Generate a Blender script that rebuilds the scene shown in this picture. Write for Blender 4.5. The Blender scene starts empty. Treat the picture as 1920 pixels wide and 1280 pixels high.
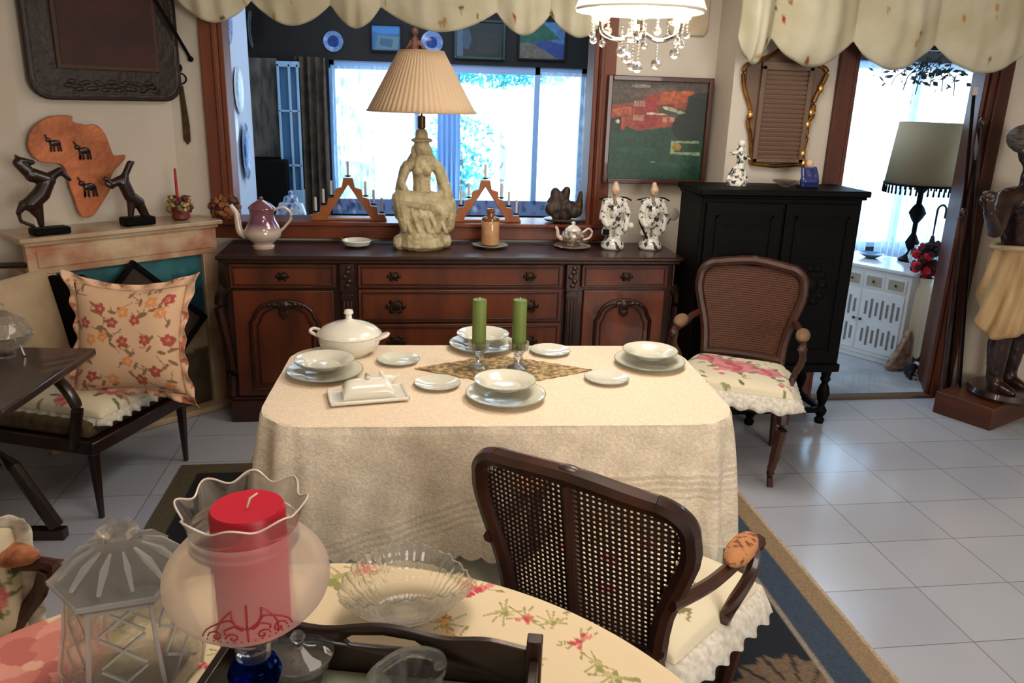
import bpy, bmesh, math, random
import numpy as np
from mathutils import Vector, Matrix
random.seed(7)
PI = math.pi
S = bpy.context.scene
C = S.collection
# ------------------------------------------------------------------ camera
F, CH = 1500.0, 1.64
_p, _y, _r = [math.radians(a) for a in (17.0, 8.0, 1.8)]
FW = Vector((math.sin(_y)*math.cos(_p), math.cos(_y)*math.cos(_p), -math.sin(_p)))
RT0 = Vector((math.cos(_y), -math.sin(_y), 0)); UP0 = RT0.cross(FW)
RT = RT0*math.cos(_r) + UP0*math.sin(_r); UP = -RT0*math.sin(_r) + UP0*math.cos(_r)
cam = bpy.data.cameras.new('camera'); cam.sensor_width = 36; cam.lens = F/1920*36
cam.clip_start = .02
co = bpy.data.objects.new('camera', cam); C.objects.link(co); S.camera = co
co.matrix_world = Matrix(((RT.x, UP.x, -FW.x, 0), (RT.y, UP.y, -FW.y, 0), (RT.z, UP.z, -FW.z, CH), (0, 0, 0, 1)))
def ray(x, y): return FW + RT*((x-960)/F) - UP*((y-640)/F)
def py(x, y, Y):
    d = ray(x, y); return Vector((0, 0, CH)) + d*(Y/d.y)
def pz(x, y, Z):
    d = ray(x, y); return Vector((0, 0, CH)) + d*((Z-CH)/d.z)
# ------------------------------------------------------------------ world, exposure, lights
w = bpy.data.worlds.new('daylight'); S.world = w; w.use_nodes = True
nt = w.node_tree; bgn = nt.nodes['Background']
tc = nt.nodes.new('ShaderNodeTexCoord'); sx = nt.nodes.new('ShaderNodeSeparateXYZ'); rp = nt.nodes.new('ShaderNodeValToRGB')
nt.links.new(tc.outputs['Generated'], sx.inputs[0]); nt.links.new(sx.outputs['Z'], rp.inputs[0]); nt.links.new(rp.outputs[0], bgn.inputs[0])
rp.color_ramp.elements[0].position = 0; rp.color_ramp.elements[0].color = (.72, .88, 1, 1)
rp.color_ramp.elements[1].position = .6; rp.color_ramp.elements[1].color = (.40, .66, 1, 1)
bgn.inputs[1].default_value = 8.0
S.view_settings.view_transform = 'Standard'; S.view_settings.look = 'None'; S.view_settings.gamma = 1
S.view_settings.use_curve_mapping = False; S.view_settings.exposure = -0.2
S.cycles.caustics_reflective = False; S.cycles.caustics_refractive = False
S.cycles.transparent_max_bounces = 24; S.cycles.max_bounces = 10; S.cycles.sample_clamp_indirect = 6
def area(name, loc, rot, sx_, sy_, power, col, portal=False):
    l = bpy.data.lights.new(name, 'AREA'); l.shape = 'RECTANGLE'; l.size = sx_; l.size_y = sy_; l.energy = power; l.color = col
    o = bpy.data.objects.new(name, l); C.objects.link(o); o.location = loc; o.rotation_euler = rot
    if portal: l.cycles.is_portal = True
    return o
area('ceiling_lamp_light', (.2, 1.5, 2.44), (0, 0, 0), .7, .7, 19, (1, .87, .74))
area('far_ceiling_lamp_light', (1.1, 3.0, 2.44), (0, 0, 0), .8, .8, 26, (1, .93, .85))
area('window_behind_light', (2.4, -2.3, 1.5), (math.radians(80), 0, math.radians(20)), 2.0, 1.4, 125, (1, .95, .89))
area('sunroom_fill_light', (1.6, 5.6, 2.48), (0, 0, 0), 4.5, 1.4, 85, (.62, .80, 1))  # added bluish fill under the closed sunroom ceiling, no actual skylight
area('sunroom_portal', (.45, 6.55, 1.35), (math.radians(-90), 0, 0), 2.1, 1.2, 1, (1, 1, 1), True)
area('sunroom_portal_right', (4.2, 6.55, 1.2), (math.radians(-90), 0, 0), 1.6, 1.7, 1, (1, 1, 1), True)
# ------------------------------------------------------------------ materials
MC = {}
def srgb(c): return tuple((v/255/12.92 if v/255 <= .04045 else ((v/255+.055)/1.055)**2.4) for v in c)
def mat(name, col, rough=.5, metal=0, col2=None, scale=8, stretch=(1, 1, 1), bump=0, bscale=60, trans=0, ior=1.45,
        emit=0, sheen=0, coat=0, attr=False, detail=4, lo=.35, hi=.65, alpha=1, sss=0):
    if name in MC: return MC[name]
    m = bpy.data.materials.new(name); MC[name] = m; m.use_nodes = True
    n, L = m.node_tree.nodes, m.node_tree.links; b = n['Principled BSDF']
    c = srgb(col)+(1,); b.inputs['Base Color'].default_value = c; b.inputs['Roughness'].default_value = rough
    b.inputs['Metallic'].default_value = metal; b.inputs['Transmission Weight'].default_value = trans; b.inputs['IOR'].default_value = ior
    b.inputs['Sheen Weight'].default_value = sheen; b.inputs['Coat Weight'].default_value = coat; b.inputs['Alpha'].default_value = alpha
    if sss: b.inputs['Subsurface Weight'].default_value = sss; b.inputs['Subsurface Radius'].default_value = (.02, .01, .005)
    if emit: b.inputs['Emission Color'].default_value = c; b.inputs['Emission Strength'].default_value = emit
    if col2 or bump:
        t = n.new('ShaderNodeTexCoord'); mp = n.new('ShaderNodeMapping'); mp.inputs['Scale'].default_value = stretch
        L.new(t.outputs['Object'], mp.inputs[0])
    src = None
    if attr:
        a = n.new('ShaderNodeAttribute'); a.attribute_name = 'Col'; src = a.outputs['Color']
    if col2:
        no = n.new('ShaderNodeTexNoise'); no.inputs['Scale'].default_value = scale; no.inputs['Detail'].default_value = detail
        L.new(mp.outputs[0], no.inputs['Vector']); r = n.new('ShaderNodeValToRGB'); L.new(no.outputs['Fac'], r.inputs[0])
        r.color_ramp.elements[0].position = lo; r.color_ramp.elements[1].position = hi
        r.color_ramp.elements[0].color = c; r.color_ramp.elements[1].color = srgb(col2)+(1,); 
        if src is not None:
            mx = n.new('ShaderNodeMix'); mx.data_type = 'RGBA'; mx.blend_type = 'MULTIPLY'; mx.inputs['Factor'].default_value = 1
            L.new(src, mx.inputs['A']); L.new(r.outputs[0], mx.inputs['B']); src = mx.outputs['Result']
        else: src = r.outputs[0]
    if src is not None: L.new(src, b.inputs['Base Color'])
    if bump:
        nb = n.new('ShaderNodeTexNoise'); nb.inputs['Scale'].default_value = bscale; nb.inputs['Detail'].default_value = 3
        L.new(mp.outputs[0], nb.inputs['Vector']); bp = n.new('ShaderNodeBump'); bp.inputs['Strength'].default_value = bump
        bp.inputs['Distance'].default_value = .01; L.new(nb.outputs['Fac'], bp.inputs['Height']); L.new(bp.outputs[0], b.inputs['Normal'])
    return m
def crystal(name, tint, clear=.5, rough=.03, bump=0, milk=0):
    if name in MC: return MC[name]
    m = bpy.data.materials.new(name); MC[name] = m; m.use_nodes = True; n, L = m.node_tree.nodes, m.node_tree.links
    n.clear(); o = n.new('ShaderNodeOutputMaterial'); t = n.new('ShaderNodeBsdfTransparent'); g = n.new('ShaderNodeBsdfGlass')
    t.inputs[0].default_value = tint+(1,); g.inputs[0].default_value = tint+(1,); g.inputs['Roughness'].default_value = rough; g.inputs['IOR'].default_value = 1.5
    mx = n.new('ShaderNodeMixShader'); mx.inputs[0].default_value = 1-clear
    L.new(t.outputs[0], mx.inputs[1]); L.new(g.outputs[0], mx.inputs[2]); L.new(mx.outputs[0], o.inputs[0])
    if milk:
        tl = n.new('ShaderNodeBsdfTranslucent'); df = n.new('ShaderNodeBsdfDiffuse'); ma = n.new('ShaderNodeMixShader'); ma.inputs[0].default_value = .4; L.new(df.outputs[0], ma.inputs[1]); L.new(tl.outputs[0], ma.inputs[2])
        mb = n.new('ShaderNodeMixShader'); mb.inputs[0].default_value = milk; L.new(mx.outputs[0], mb.inputs[1]); L.new(ma.outputs[0], mb.inputs[2]); L.new(mb.outputs[0], o.inputs[0])
    if bump:
        v = n.new('ShaderNodeTexVoronoi'); v.inputs['Scale'].default_value = 55; tcn = n.new('ShaderNodeTexCoord'); L.new(tcn.outputs['Object'], v.inputs['Vector'])
        bp = n.new('ShaderNodeBump'); bp.inputs['Strength'].default_value = bump; bp.inputs['Distance'].default_value = .004
        L.new(v.outputs['Distance'], bp.inputs['Height']); L.new(bp.outputs[0], g.inputs['Normal'])
    return m
def frosted(name, tint, white=.35, rough=.4, clear=.25, ior=1.3):
    m = bpy.data.materials.new(name); MC[name] = m; m.use_nodes = True; n, L = m.node_tree.nodes, m.node_tree.links
    n.clear(); o = n.new('ShaderNodeOutputMaterial'); g = n.new('ShaderNodeBsdfRefraction'); g.inputs['IOR'].default_value = ior; g.inputs['Roughness'].default_value = rough
    g.inputs[0].default_value = tint+(1,)
    d = n.new('ShaderNodeBsdfDiffuse'); d.inputs[0].default_value = tint+(1,); tr = n.new('ShaderNodeBsdfTranslucent'); tr.inputs[0].default_value = tint+(1,)
    a = n.new('ShaderNodeAddShader'); L.new(d.outputs[0], a.inputs[0]); L.new(tr.outputs[0], a.inputs[1])
    mx = n.new('ShaderNodeMixShader'); mx.inputs[0].default_value = white; dm = n.new('ShaderNodeMixShader'); dm.inputs[0].default_value = .55; L.new(d.outputs[0], dm.inputs[1]); L.new(tr.outputs[0], dm.inputs[2]); L.new(g.outputs[0], mx.inputs[1]); L.new(dm.outputs[0], mx.inputs[2])
    m2 = n.new('ShaderNodeMixShader'); m2.inputs[0].default_value = clear; t = n.new('ShaderNodeBsdfTransparent'); L.new(mx.outputs[0], m2.inputs[1]); L.new(t.outputs[0], m2.inputs[2])
    L.new(m2.outputs[0], o.inputs[0]); return m
def sheer(name, col, open_=.35):
    m = bpy.data.materials.new(name); MC[name] = m; m.use_nodes = True; n, L = m.node_tree.nodes, m.node_tree.links
    n.clear(); o = n.new('ShaderNodeOutputMaterial'); t = n.new('ShaderNodeBsdfTransparent'); d = n.new('ShaderNodeBsdfTranslucent'); f = n.new('ShaderNodeBsdfDiffuse')
    d.inputs[0].default_value = srgb(col)+(1,); f.inputs[0].default_value = srgb(col)+(1,)
    mx = n.new('ShaderNodeMixShader'); mx.inputs[0].default_value = .65; L.new(f.outputs[0], mx.inputs[1]); L.new(d.outputs[0], mx.inputs[2])
    tcn = n.new('ShaderNodeTexCoord'); no = n.new('ShaderNodeTexNoise'); no.inputs['Scale'].default_value = 14; L.new(tcn.outputs['Object'], no.inputs['Vector'])
    mr = n.new('ShaderNodeMapRange'); mr.inputs['From Min'].default_value = .35; mr.inputs['From Max'].default_value = .65
    mr.inputs['To Min'].default_value = open_+.15; mr.inputs['To Max'].default_value = open_-.15; L.new(no.outputs['Fac'], mr.inputs['Value'])
    m2 = n.new('ShaderNodeMixShader'); L.new(mr.outputs[0], m2.inputs[0]); L.new(mx.outputs[0], m2.inputs[1]); L.new(t.outputs[0], m2.inputs[2])
    L.new(m2.outputs[0], o.inputs[0]); return m
# ------------------------------------------------------------------ mesh helpers
class B:
    def __init__(s): s.bm = bmesh.new(); s.cols = None; s.M = Matrix()
    def _x(s, vs, M=None):
        MM = s.M @ M if M is not None else s.M
        if MM != Matrix():
            for v in vs: v.co = MM @ v.co
        return vs
    def box(s, c, d, rz=0, rx=0, ry=0):
        v = bmesh.ops.create_cube(s.bm, size=1)['verts']
        M = Matrix.Translation(c) @ Matrix.Rotation(rz, 4, 'Z') @ Matrix.Rotation(ry, 4, 'Y') @ Matrix.Rotation(rx, 4, 'X') @ Matrix.Diagonal((d[0], d[1], d[2], 1))
        s._x(v, M); return s
    def bx(s, x0, x1, y0, y1, z0, z1): return s.box(((x0+x1)/2, (y0+y1)/2, (z0+z1)/2), (abs(x1-x0), abs(y1-y0), abs(z1-z0)))
    def ell(s, c, r, seg=16, rot=None):
        if not hasattr(r, '__len__'): r = (r, r, r)
        v = bmesh.ops.create_uvsphere(s.bm, u_segments=seg, v_segments=max(6, seg//2+1), radius=1)['verts']
        M = Matrix.Translation(c) @ (rot.to_4x4() if rot is not None else Matrix()) @ Matrix.Diagonal((r[0], r[1], r[2], 1)); s._x(v, M); return s
    def gem(s, c, r, sub=1):
        v = bmesh.ops.create_icosphere(s.bm, subdivisions=sub, radius=r)['verts']; s._x(v, Matrix.Translation(c)); return s
    def cap(s, a, b, ra, rb=None, seg=10):
        rb = ra if rb is None else rb; a, b = Vector(a), Vector(b)
        vs = []
        for p, r in ((a, ra), (b, rb)):
            vs += bmesh.ops.create_uvsphere(s.bm, u_segments=seg, v_segments=6, radius=r, matrix=Matrix.Translation(p))['verts']
        g = bmesh.ops.convex_hull(s.bm, input=vs)
        dead = list({e for e in g['geom_interior'] + g['geom_unused'] if isinstance(e, bmesh.types.BMVert)})
        if dead: bmesh.ops.delete(s.bm, geom=dead, context='VERTS')
        if s.M != Matrix():
            for v in vs:
                if v.is_valid: v.co = s.M @ v.co
        return s
    def tube(s, pts, r, n=8, closed=False, flat=1.0, up=(0, 0, 1)):
        pts = [Vector(p) for p in pts]; N = len(pts); rs = r if hasattr(r, '__len__') else [r]*N; rings = []; up = Vector(up)
        for i, p in enumerate(pts):
            if closed: t = (pts[(i+1) % N]-pts[i-1])
            else: t = pts[min(i+1, N-1)]-pts[max(i-1, 0)]
            t.normalize(); a = t.cross(up)
            if a.length < 1e-3: a = t.cross(Vector((1, 0, 0))) if abs(t.x) < .9 else t.cross(Vector((0, 1, 0)))
            a.normalize(); b = a.cross(t)
            off = PI/4 if n == 4 else 0
            rings.append([s.bm.verts.new(s.M @ (p+a*math.cos(2*PI*k/n+off)*rs[i]+b*math.sin(2*PI*k/n+off)*rs[i]*flat)) for k in range(n)])
        for i in range(N if closed else N-1):
            A, Bq = rings[i], rings[(i+1) % N]
            for k in range(n): s.bm.faces.new((A[k], A[(k+1) % n], Bq[(k+1) % n], Bq[k]))
        if not closed: s.bm.faces.new(rings[0][::-1]); s.bm.faces.new(rings[-1])
        return s
    def lathe(s, prof, n=32, c=(0, 0, 0), lob=None, cap=True):
        rings = []
        for j, pr in enumerate(prof):
            r, z = pr[0], pr[1]; amp = pr[2] if len(pr) > 2 else 0; za = pr[3] if len(pr) > 3 else 0
            k = lob or 0
            rings.append([s.bm.verts.new(s.M @ Vector((c[0]+(r*(1+amp*math.cos(k*2*PI*i/n)))*math.cos(2*PI*i/n), c[1]+(r*(1+amp*math.cos(k*2*PI*i/n)))*math.sin(2*PI*i/n), c[2]+z+za*math.cos(k*2*PI*i/n)))) for i in range(n)])
        for a, b in zip(rings, rings[1:]):
            for i in range(n): s.bm.faces.new((a[i], a[(i+1) % n], b[(i+1) % n], b[i]))
        if cap:
            if prof[0][0] > 0: s.bm.faces.new(rings[0][::-1])
            if prof[-1][0] > 0: s.bm.faces.new(rings[-1])
        return s
    def prism(s, out, d, M=None):
        """outline in x,z extruded from y=0 to y=d"""
        a = [s.bm.verts.new((p[0], 0, p[1])) for p in out]; b = [s.bm.verts.new((p[0], d, p[1])) for p in out]; n = len(out)
        s.bm.faces.new(a); s.bm.faces.new(b[::-1])
        for i in range(n): s.bm.faces.new((a[i], b[i], b[(i+1) % n], a[(i+1) % n]))
        s._x(a+b, M); return s
    def grid(s, f, nu, nv, cu=False, col=None):
        """f(u,v) -> point, u,v in 0..1; col(u,v) -> sRGB"""
        if col and s.cols is None: s.cols = s.bm.verts.layers.float_color.new('Col')
        V = []
        for j in range(nv+1):
            row = []
            for i in range(nu+(0 if cu else 1)):
                u, v = i/nu, j/nv; q = s.bm.verts.new(s.M @ Vector(f(u, v)))
                if col: q[s.cols] = srgb(col(u, v))+(1,)
                row.append(q)
            V.append(row)
        n = nu if cu else nu
        for j in range(nv):
            for i in range(nu):
                k = (i+1) % nu if cu else i+1
                s.bm.faces.new((V[j][i], V[j][k], V[j+1][k], V[j+1][i]))
        return s
    def build(s, name, m, parent=None, label=None, smooth=True, bevel=0, solid=0, remesh=0, disp=0, dscale=.02, sub=0, bseg=2, off=0, sm=4, recalc=True):
        bm = s.bm
        if recalc: bmesh.ops.recalc_face_normals(bm, faces=bm.faces)
        me = bpy.data.meshes.new(name); bm.to_mesh(me); bm.free()
        if smooth: me.shade_smooth()
        me.materials.append(m)
        o = bpy.data.objects.new(name, me); C.objects.link(o)
        if parent is not None: o.parent = parent
        if label: o['label'] = label
        if solid: q = o.modifiers.new('thick', 'SOLIDIFY'); q.thickness = solid; q.offset = off
        if bevel:
            q = o.modifiers.new('bevel', 'BEVEL'); q.width = bevel; q.segments = bseg; q.limit_method = 'ANGLE'; q.angle_limit = math.radians(40)
        if remesh:
            q = o.modifiers.new('skin', 'REMESH'); q.mode = 'VOXEL'; q.voxel_size = remesh; q.use_smooth_shade = True
            if sm: q = o.modifiers.new('soft', 'SMOOTH'); q.iterations = sm; q.factor = .5
        if disp:
            t = bpy.data.textures.new(name+'_carving', 'CLOUDS'); t.noise_scale = dscale; t.noise_depth = 2
            q = o.modifiers.new('carving', 'DISPLACE'); q.texture = t; q.strength = disp; q.mid_level = .5; q.texture_coords = 'LOCAL'
        if sub: q = o.modifiers.new('sub', 'SUBSURF'); q.levels = sub; q.render_levels = sub
        if smooth and not (remesh or sub) :
            try: me.set_sharp_from_angle(angle=math.radians(38))
            except Exception: pass
        return o
def thing(name, label, cat, loc=(0, 0, 0), rz=0, group=None, rx=0):
    o = bpy.data.objects.new(name, None); C.objects.link(o); o.location = loc; o.rotation_euler = (rx, 0, rz); o.empty_display_size = .05
    return tag(o, label, cat, group)
def tag(o, label, cat, group=None, kind=None):
    o['label'] = label; o['category'] = cat
    if group: o['group'] = group
    if kind: o['kind'] = kind
    return o
def struct(o): o['kind'] = 'structure'; return o
def copy_thing(r, loc, rz=None, label=None):
    c = r.copy(); C.objects.link(c); c.location = loc
    if rz is not None: c.rotation_euler = (0, 0, rz)
    if label: c['label'] = label
    for ch in list(r.children):
        d = ch.copy(); C.objects.link(d); d.parent = c
        for g in list(ch.children):
            e = g.copy(); C.objects.link(e); e.parent = d
    return c
class Canvas:
    """a small painted pattern, x to the right 0..1, y down 0..1"""
    def __init__(s, w, h, bg): s.w, s.h = w, h; s.a = np.ones((h, w, 3))*np.array(bg, float); yy, xx = np.mgrid[0:h, 0:w]; s.X = (xx+.5)/w; s.Y = (yy+.5)/h; s.asp = 1.0
    def put(s, mask, col, k=1.0): s.a[mask] = s.a[mask]*(1-k)+np.array(col, float)*k; return s
    def ell(s, cx, cy, rx, ry, col, ang=0, k=1.0):
        c, n = math.cos(ang), math.sin(ang); dx, dy = (s.X-cx)*s.asp, s.Y-cy
        return s.put(((dx*c+dy*n)/rx)**2+((-dx*n+dy*c)/ry)**2 < 1, col, k)
    def poly(s, pts, col, k=1.0):
        m = np.zeros_like(s.X, bool); n = len(pts)
        for i in range(n):
            (x0, y0), (x1, y1) = pts[i], pts[(i+1) % n]
            if y0 == y1: continue
            m ^= ((s.Y > y0) != (s.Y > y1)) & (s.X < (x1-x0)*(s.Y-y0)/(y1-y0)+x0)
        return s.put(m, col, k)
    def line(s, pts, wd, col):
        for (x0, y0), (x1, y1) in zip(pts, pts[1:]):
            dx, dy = (x1-x0)*s.asp, y1-y0; L = dx*dx+dy*dy+1e-9
            t = np.clip((((s.X-x0)*s.asp)*dx+(s.Y-y0)*dy)/L, 0, 1)
            s.put(((s.X-x0)*s.asp-t*dx)**2+(s.Y-y0-t*dy)**2 < wd*wd, col)
        return s
    def noise(s, amp, cells=40, seed=3):
        r = np.random.RandomState(seed); g = r.rand(cells+2, cells+2)
        gx, gy = s.X*cells, s.Y*cells; ix, iy = gx.astype(int), gy.astype(int); fx, fy = gx-ix, gy-iy
        v = g[iy, ix]*(1-fx)*(1-fy)+g[iy, ix+1]*fx*(1-fy)+g[iy+1, ix]*(1-fx)*fy+g[iy+1, ix+1]*fx*fy
        s.a *= (1+amp*(v-.5))[..., None]; return s
    def rose(s, cx, cy, r, cols, seed=1):
        R = random.Random(seed)
        for q in range(9):
            a = q*2*PI/9; s.ell(cx+math.cos(a)*r*.72/s.asp, cy+math.sin(a)*r*.72, r*.42, r*.34, cols[q % 2], a)
        for q in range(7):
            a = q*2*PI/7+.4; s.ell(cx+math.cos(a)*r*.42/s.asp, cy+math.sin(a)*r*.42, r*.34, r*.26, cols[(q+1) % 3], a)
        for q in range(5):
            a = q*2*PI/5+.2; s.ell(cx+math.cos(a)*r*.2/s.asp, cy+math.sin(a)*r*.2, r*.2, r*.13, cols[(q+2) % 3], a)
        s.ell(cx, cy, r*.13, r*.1, cols[-1]); return s
    def leaf(s, cx, cy, r, ang, col): return s.ell(cx, cy, r, r*.36, col, ang)
    def at(s, u, v):
        i = min(s.w-1, max(0, int(u*s.w))); j = min(s.h-1, max(0, int(v*s.h))); return s.a[j, i].clip(0, 255)
def lerp(a, b, t): return a+(b-a)*t
def smooth_path(pts, n=6, closed=False):
    P = [Vector(p) for p in pts]; N = len(P); out = []
    for i in range(N if closed else N-1):
        g = (lambda k: P[k % N]) if closed else (lambda k: P[min(max(k, 0), N-1)])
        a, b, c, d = g(i-1), g(i), g(i+1), g(i+2)
        for j in range(n):
            t = j/n; out.append(.5*((2*b)+(c-a)*t+(2*a-5*b+4*c-d)*t*t+(3*b-a-3*c+d)*t**3))
    if not closed: out.append(P[-1])
    return out
# common materials
WALL = mat('plaster', (214, 204, 190), .9, col2=(205, 194, 178), scale=2, bump=.15, bscale=40)
WOODR = mat('red_wood', (122, 58, 30), .35, col2=(88, 38, 20), scale=6, stretch=(1, 1, .12), coat=.1)
MAHO = mat('mahogany', (58, 27, 16), .36, col2=(34, 16, 10), scale=5, stretch=(.2, 1, 1), coat=.15)
MAHOP = mat('mahogany_panel', (110, 50, 20), .45, col2=(74, 32, 13), scale=9, stretch=(1, 1, .25), coat=.1)
DARKW = mat('dark_wood', (44, 22, 14), .35, col2=(26, 13, 9), scale=8, stretch=(1, 1, .3), coat=.3)
CHAIRW = mat('chair_walnut', (66, 34, 20), .38, col2=(40, 20, 12), scale=9, stretch=(1, 1, .3), coat=.25)
BLACKW = mat('black_wood', (8, 6, 6), .55, col2=(4, 3, 3), scale=6); BLACKW.node_tree.nodes['Principled BSDF'].inputs['Specular IOR Level'].default_value = .12
WHITEP = mat('white_paint', (225, 230, 232), .5)
CERAM = mat('cream_porcelain', (226, 222, 208), .15, coat=.5)
GOLD = mat('old_gold', (170, 120, 58), .35, metal=.8, col2=(104, 66, 30), scale=14)
LACE = mat('white_lace', (226, 220, 208), .9, col2=(196, 188, 172), scale=60)
GRN = mat('green_rim', (120, 140, 120), .2)
CRYS = crystal('cut_crystal', (1, 1, .99), .45, .0, .12, .04)
CRYSP = crystal('plain_crystal', (1, 1, 1), .45, .0, 0, .02)
# ================================================================== THE ROOM
def tile_mat():
    m = bpy.data.materials.new('floor_tiles'); m.use_nodes = True; n, L = m.node_tree.nodes, m.node_tree.links; b = n['Principled BSDF']
    t = n.new('ShaderNodeTexCoord'); mp = n.new('ShaderNodeMapping'); mp.inputs['Location'].default_value = (-.015, .15, 0)
    br = n.new('ShaderNodeTexBrick'); br.offset = 0; br.squash = 1; br.inputs['Scale'].default_value = 1; br.inputs['Brick Width'].default_value = .36
    br.inputs['Row Height'].default_value = .303; br.inputs['Mortar Size'].default_value = .0018; br.inputs['Mortar Smooth'].default_value = .2
    br.inputs['Color1'].default_value = srgb((190, 194, 204))+(1,); br.inputs['Color2'].default_value = srgb((182, 186, 198))+(1,); br.inputs['Mortar'].default_value = srgb((120, 116, 116))+(1,)
    L.new(t.outputs['Object'], mp.inputs[0]); L.new(mp.outputs[0], br.inputs['Vector'])
    no = n.new('ShaderNodeTexNoise'); no.inputs['Scale'].default_value = 1.5; L.new(t.outputs['Object'], no.inputs['Vector'])
    mx = n.new('ShaderNodeMix'); mx.data_type = 'RGBA'; mx.blend_type = 'MULTIPLY'; mx.inputs['Factor'].default_value = .25
    L.new(br.outputs['Color'], mx.inputs['A']); L.new(no.outputs['Fac'], mx.inputs['B']); L.new(mx.outputs['Result'], b.inputs['Base Color'])
    b.inputs['Roughness'].default_value = .17; return m
FLOOR = tile_mat()
struct(B().bx(-2.05, 4.4, -2.6, 4.6, -.1, 0).build('floor', FLOOR, smooth=False))
struct(B().bx(-2.2, 4.6, -2.7, 4.7, 2.5, 2.6).build('ceiling', WALL, smooth=False))
wb = B()
YW, T = 4.38, .13
wx0, wx1, wz0, wz1 = -.90, 1.03, .885, 2.12
wb.bx(-2.05, wx0, YW, YW+T, 0, 2.5).bx(wx1, 1.68, YW, YW+T, 0, 2.5).bx(wx0, wx1, YW, YW+T, 0, wz0).bx(wx0, wx1, YW, YW+T, wz1, 2.5)
YD, dx0, dx1, dz = 4.12, 2.32, 3.10, 2.10
wb.bx(1.68, dx0, YD, YW+T, 0, 2.5).bx(dx0, dx1, YD, YW+T, dz, 2.5)
for z0_, z1_ in ((0, 2.5),):
    lo_ = [wb.bm.verts.new((x, y, z0_)) for x, y in ((dx1, YD), (4.4, YD), (4.4, YW+T), (dx1+.21, YW+T))]; hi_ = [wb.bm.verts.new((v.co.x, v.co.y, z1_)) for v in lo_]
    wb.bm.faces.new(lo_[::-1]); wb.bm.faces.new(hi_)
    for i in range(4): wb.bm.faces.new((lo_[i], lo_[(i+1) % 4], hi_[(i+1) % 4], hi_[i]))
struct(wb.build('wall_back', WALL, smooth=False))
struct(B().bx(-2.05, -1.95, -2.6, YW, 0, 2.5).build('wall_left', WALL, smooth=False))
struct(B().bx(4.3, 4.4, -2.6, YD, 0, 2.5).build('wall_right', WALL, smooth=False))
struct(B().bx(-2.05, 4.4, -2.7, -2.6, 0, 2.5).build('wall_rear', WALL, smooth=False))
# diagonal chimney breast in the left corner
BP = Vector((-1.15, 4.38, 0)); BU = Vector((.755, .656, 0)).normalized(); BN = Vector((.656, -.755, 0)).normalized()
BRZ = math.atan2(BU.y, BU.x)
def pb(x, y, off=0):
    """photo point on the chimney breast plane -> (u along it, z)"""
    d = ray(x, y); O = Vector((0, 0, CH)); P0 = BP+BN*off; t = (P0-O).dot(BN)/d.dot(BN); q = O+d*t
    return (q-P0).dot(BU), q.z
def bw_(u, off, z): return BP+BU*u+BN*off+Vector((0, 0, z))
br = B(); v0, v1 = BP, BP+BU*(-.70)
pts = [BP, v1, Vector((-1.95, 3.86, 0)), Vector((-1.95, 4.38, 0))]
a = [br.bm.verts.new(p) for p in pts]; b_ = [br.bm.verts.new(p+Vector((0, 0, 2.5))) for p in pts]
for i in range(4): br.bm.faces.new((a[i], a[(i+1) % 4], b_[(i+1) % 4], b_[i]))
br.bm.faces.new(b_)
struct(br.build('wall_chimney_breast', WALL, smooth=False))
# serving window frame
fr = B()
fr.bx(-.985, -.90, YW-.035, YW, .885, 2.14).bx(1.03, 1.12, YW-.035, YW, .885, 2.14).bx(-.985, 1.12, YW-.035, YW, 2.12, 2.2)
fr.bx(-.90, -.875, YW-.02, YW+T+.02, .96, 2.12).bx(1.005, 1.03, YW-.02, YW+T+.02, .96, 2.12).bx(-.9, 1.03, YW, YW+T+.02, 2.095, 2.12)
fr.bx(-.925, -.905, YW-.048, YW-.03, .965, 2.14).bx(1.035, 1.055, YW-.048, YW-.03, .965, 2.14)
wf = struct(fr.build('window_1', mat('frame_wood', (128, 66, 38), .5, col2=(96, 46, 26), scale=6, stretch=(1, 1, .12)), bevel=.004))
struct(B().bx(-.99, 1.13, YW-.06, YW+T+.07, .955, .975).bx(-.985, 1.12, YW-.04, YW, .885, .955).build('trim_1', WOODR, bevel=.004))
# door frame
df = B()
df.bx(dx0-.085, dx0, YD-.03, YD, 0, dz+.08).bx(dx1, dx1+.12, YD-.03, YD, 0, dz+.08).bx(dx0-.085, dx1+.12, YD-.03, YD, dz, dz+.08)
df.bx(dx0, dx0+.02, YD-.03, YW+T+.02, 0, dz).box(((dx1+dx1+.21)/2-.01, (YD+YW+T)/2, dz/2), (.02, .46, dz), rz=-math.atan2(.21, .39)).bx(dx0, dx1, YD, YW+T+.02, dz-.02, dz)
df.bx(dx1+.03, dx1+.05, YD-.045, YD-.02, 0, dz+.05)
struct(df.build('door_1', mat('door_wood', (98, 48, 26), .5, col2=(66, 30, 18), scale=6, stretch=(1, 1, .12)), bevel=.004))
struct(B().bx(dx0-.0, dx1, YD-.03, YD+.03, 0, .018).build('trim_2', mat('threshold_strip', (96, 74, 56), .5), bevel=.003))
MARB = mat('grey_marble', (186, 192, 196), .12, col2=(150, 158, 164), scale=3, detail=8)
struct(B().bx(-2.4, 6.2, 4.51, 6.9, -.1, .004).bx(dx0+.02, dx1+.1, YD+.03, 4.51, -.05, .012).build('floor_sunroom', MARB, smooth=False))
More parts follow.
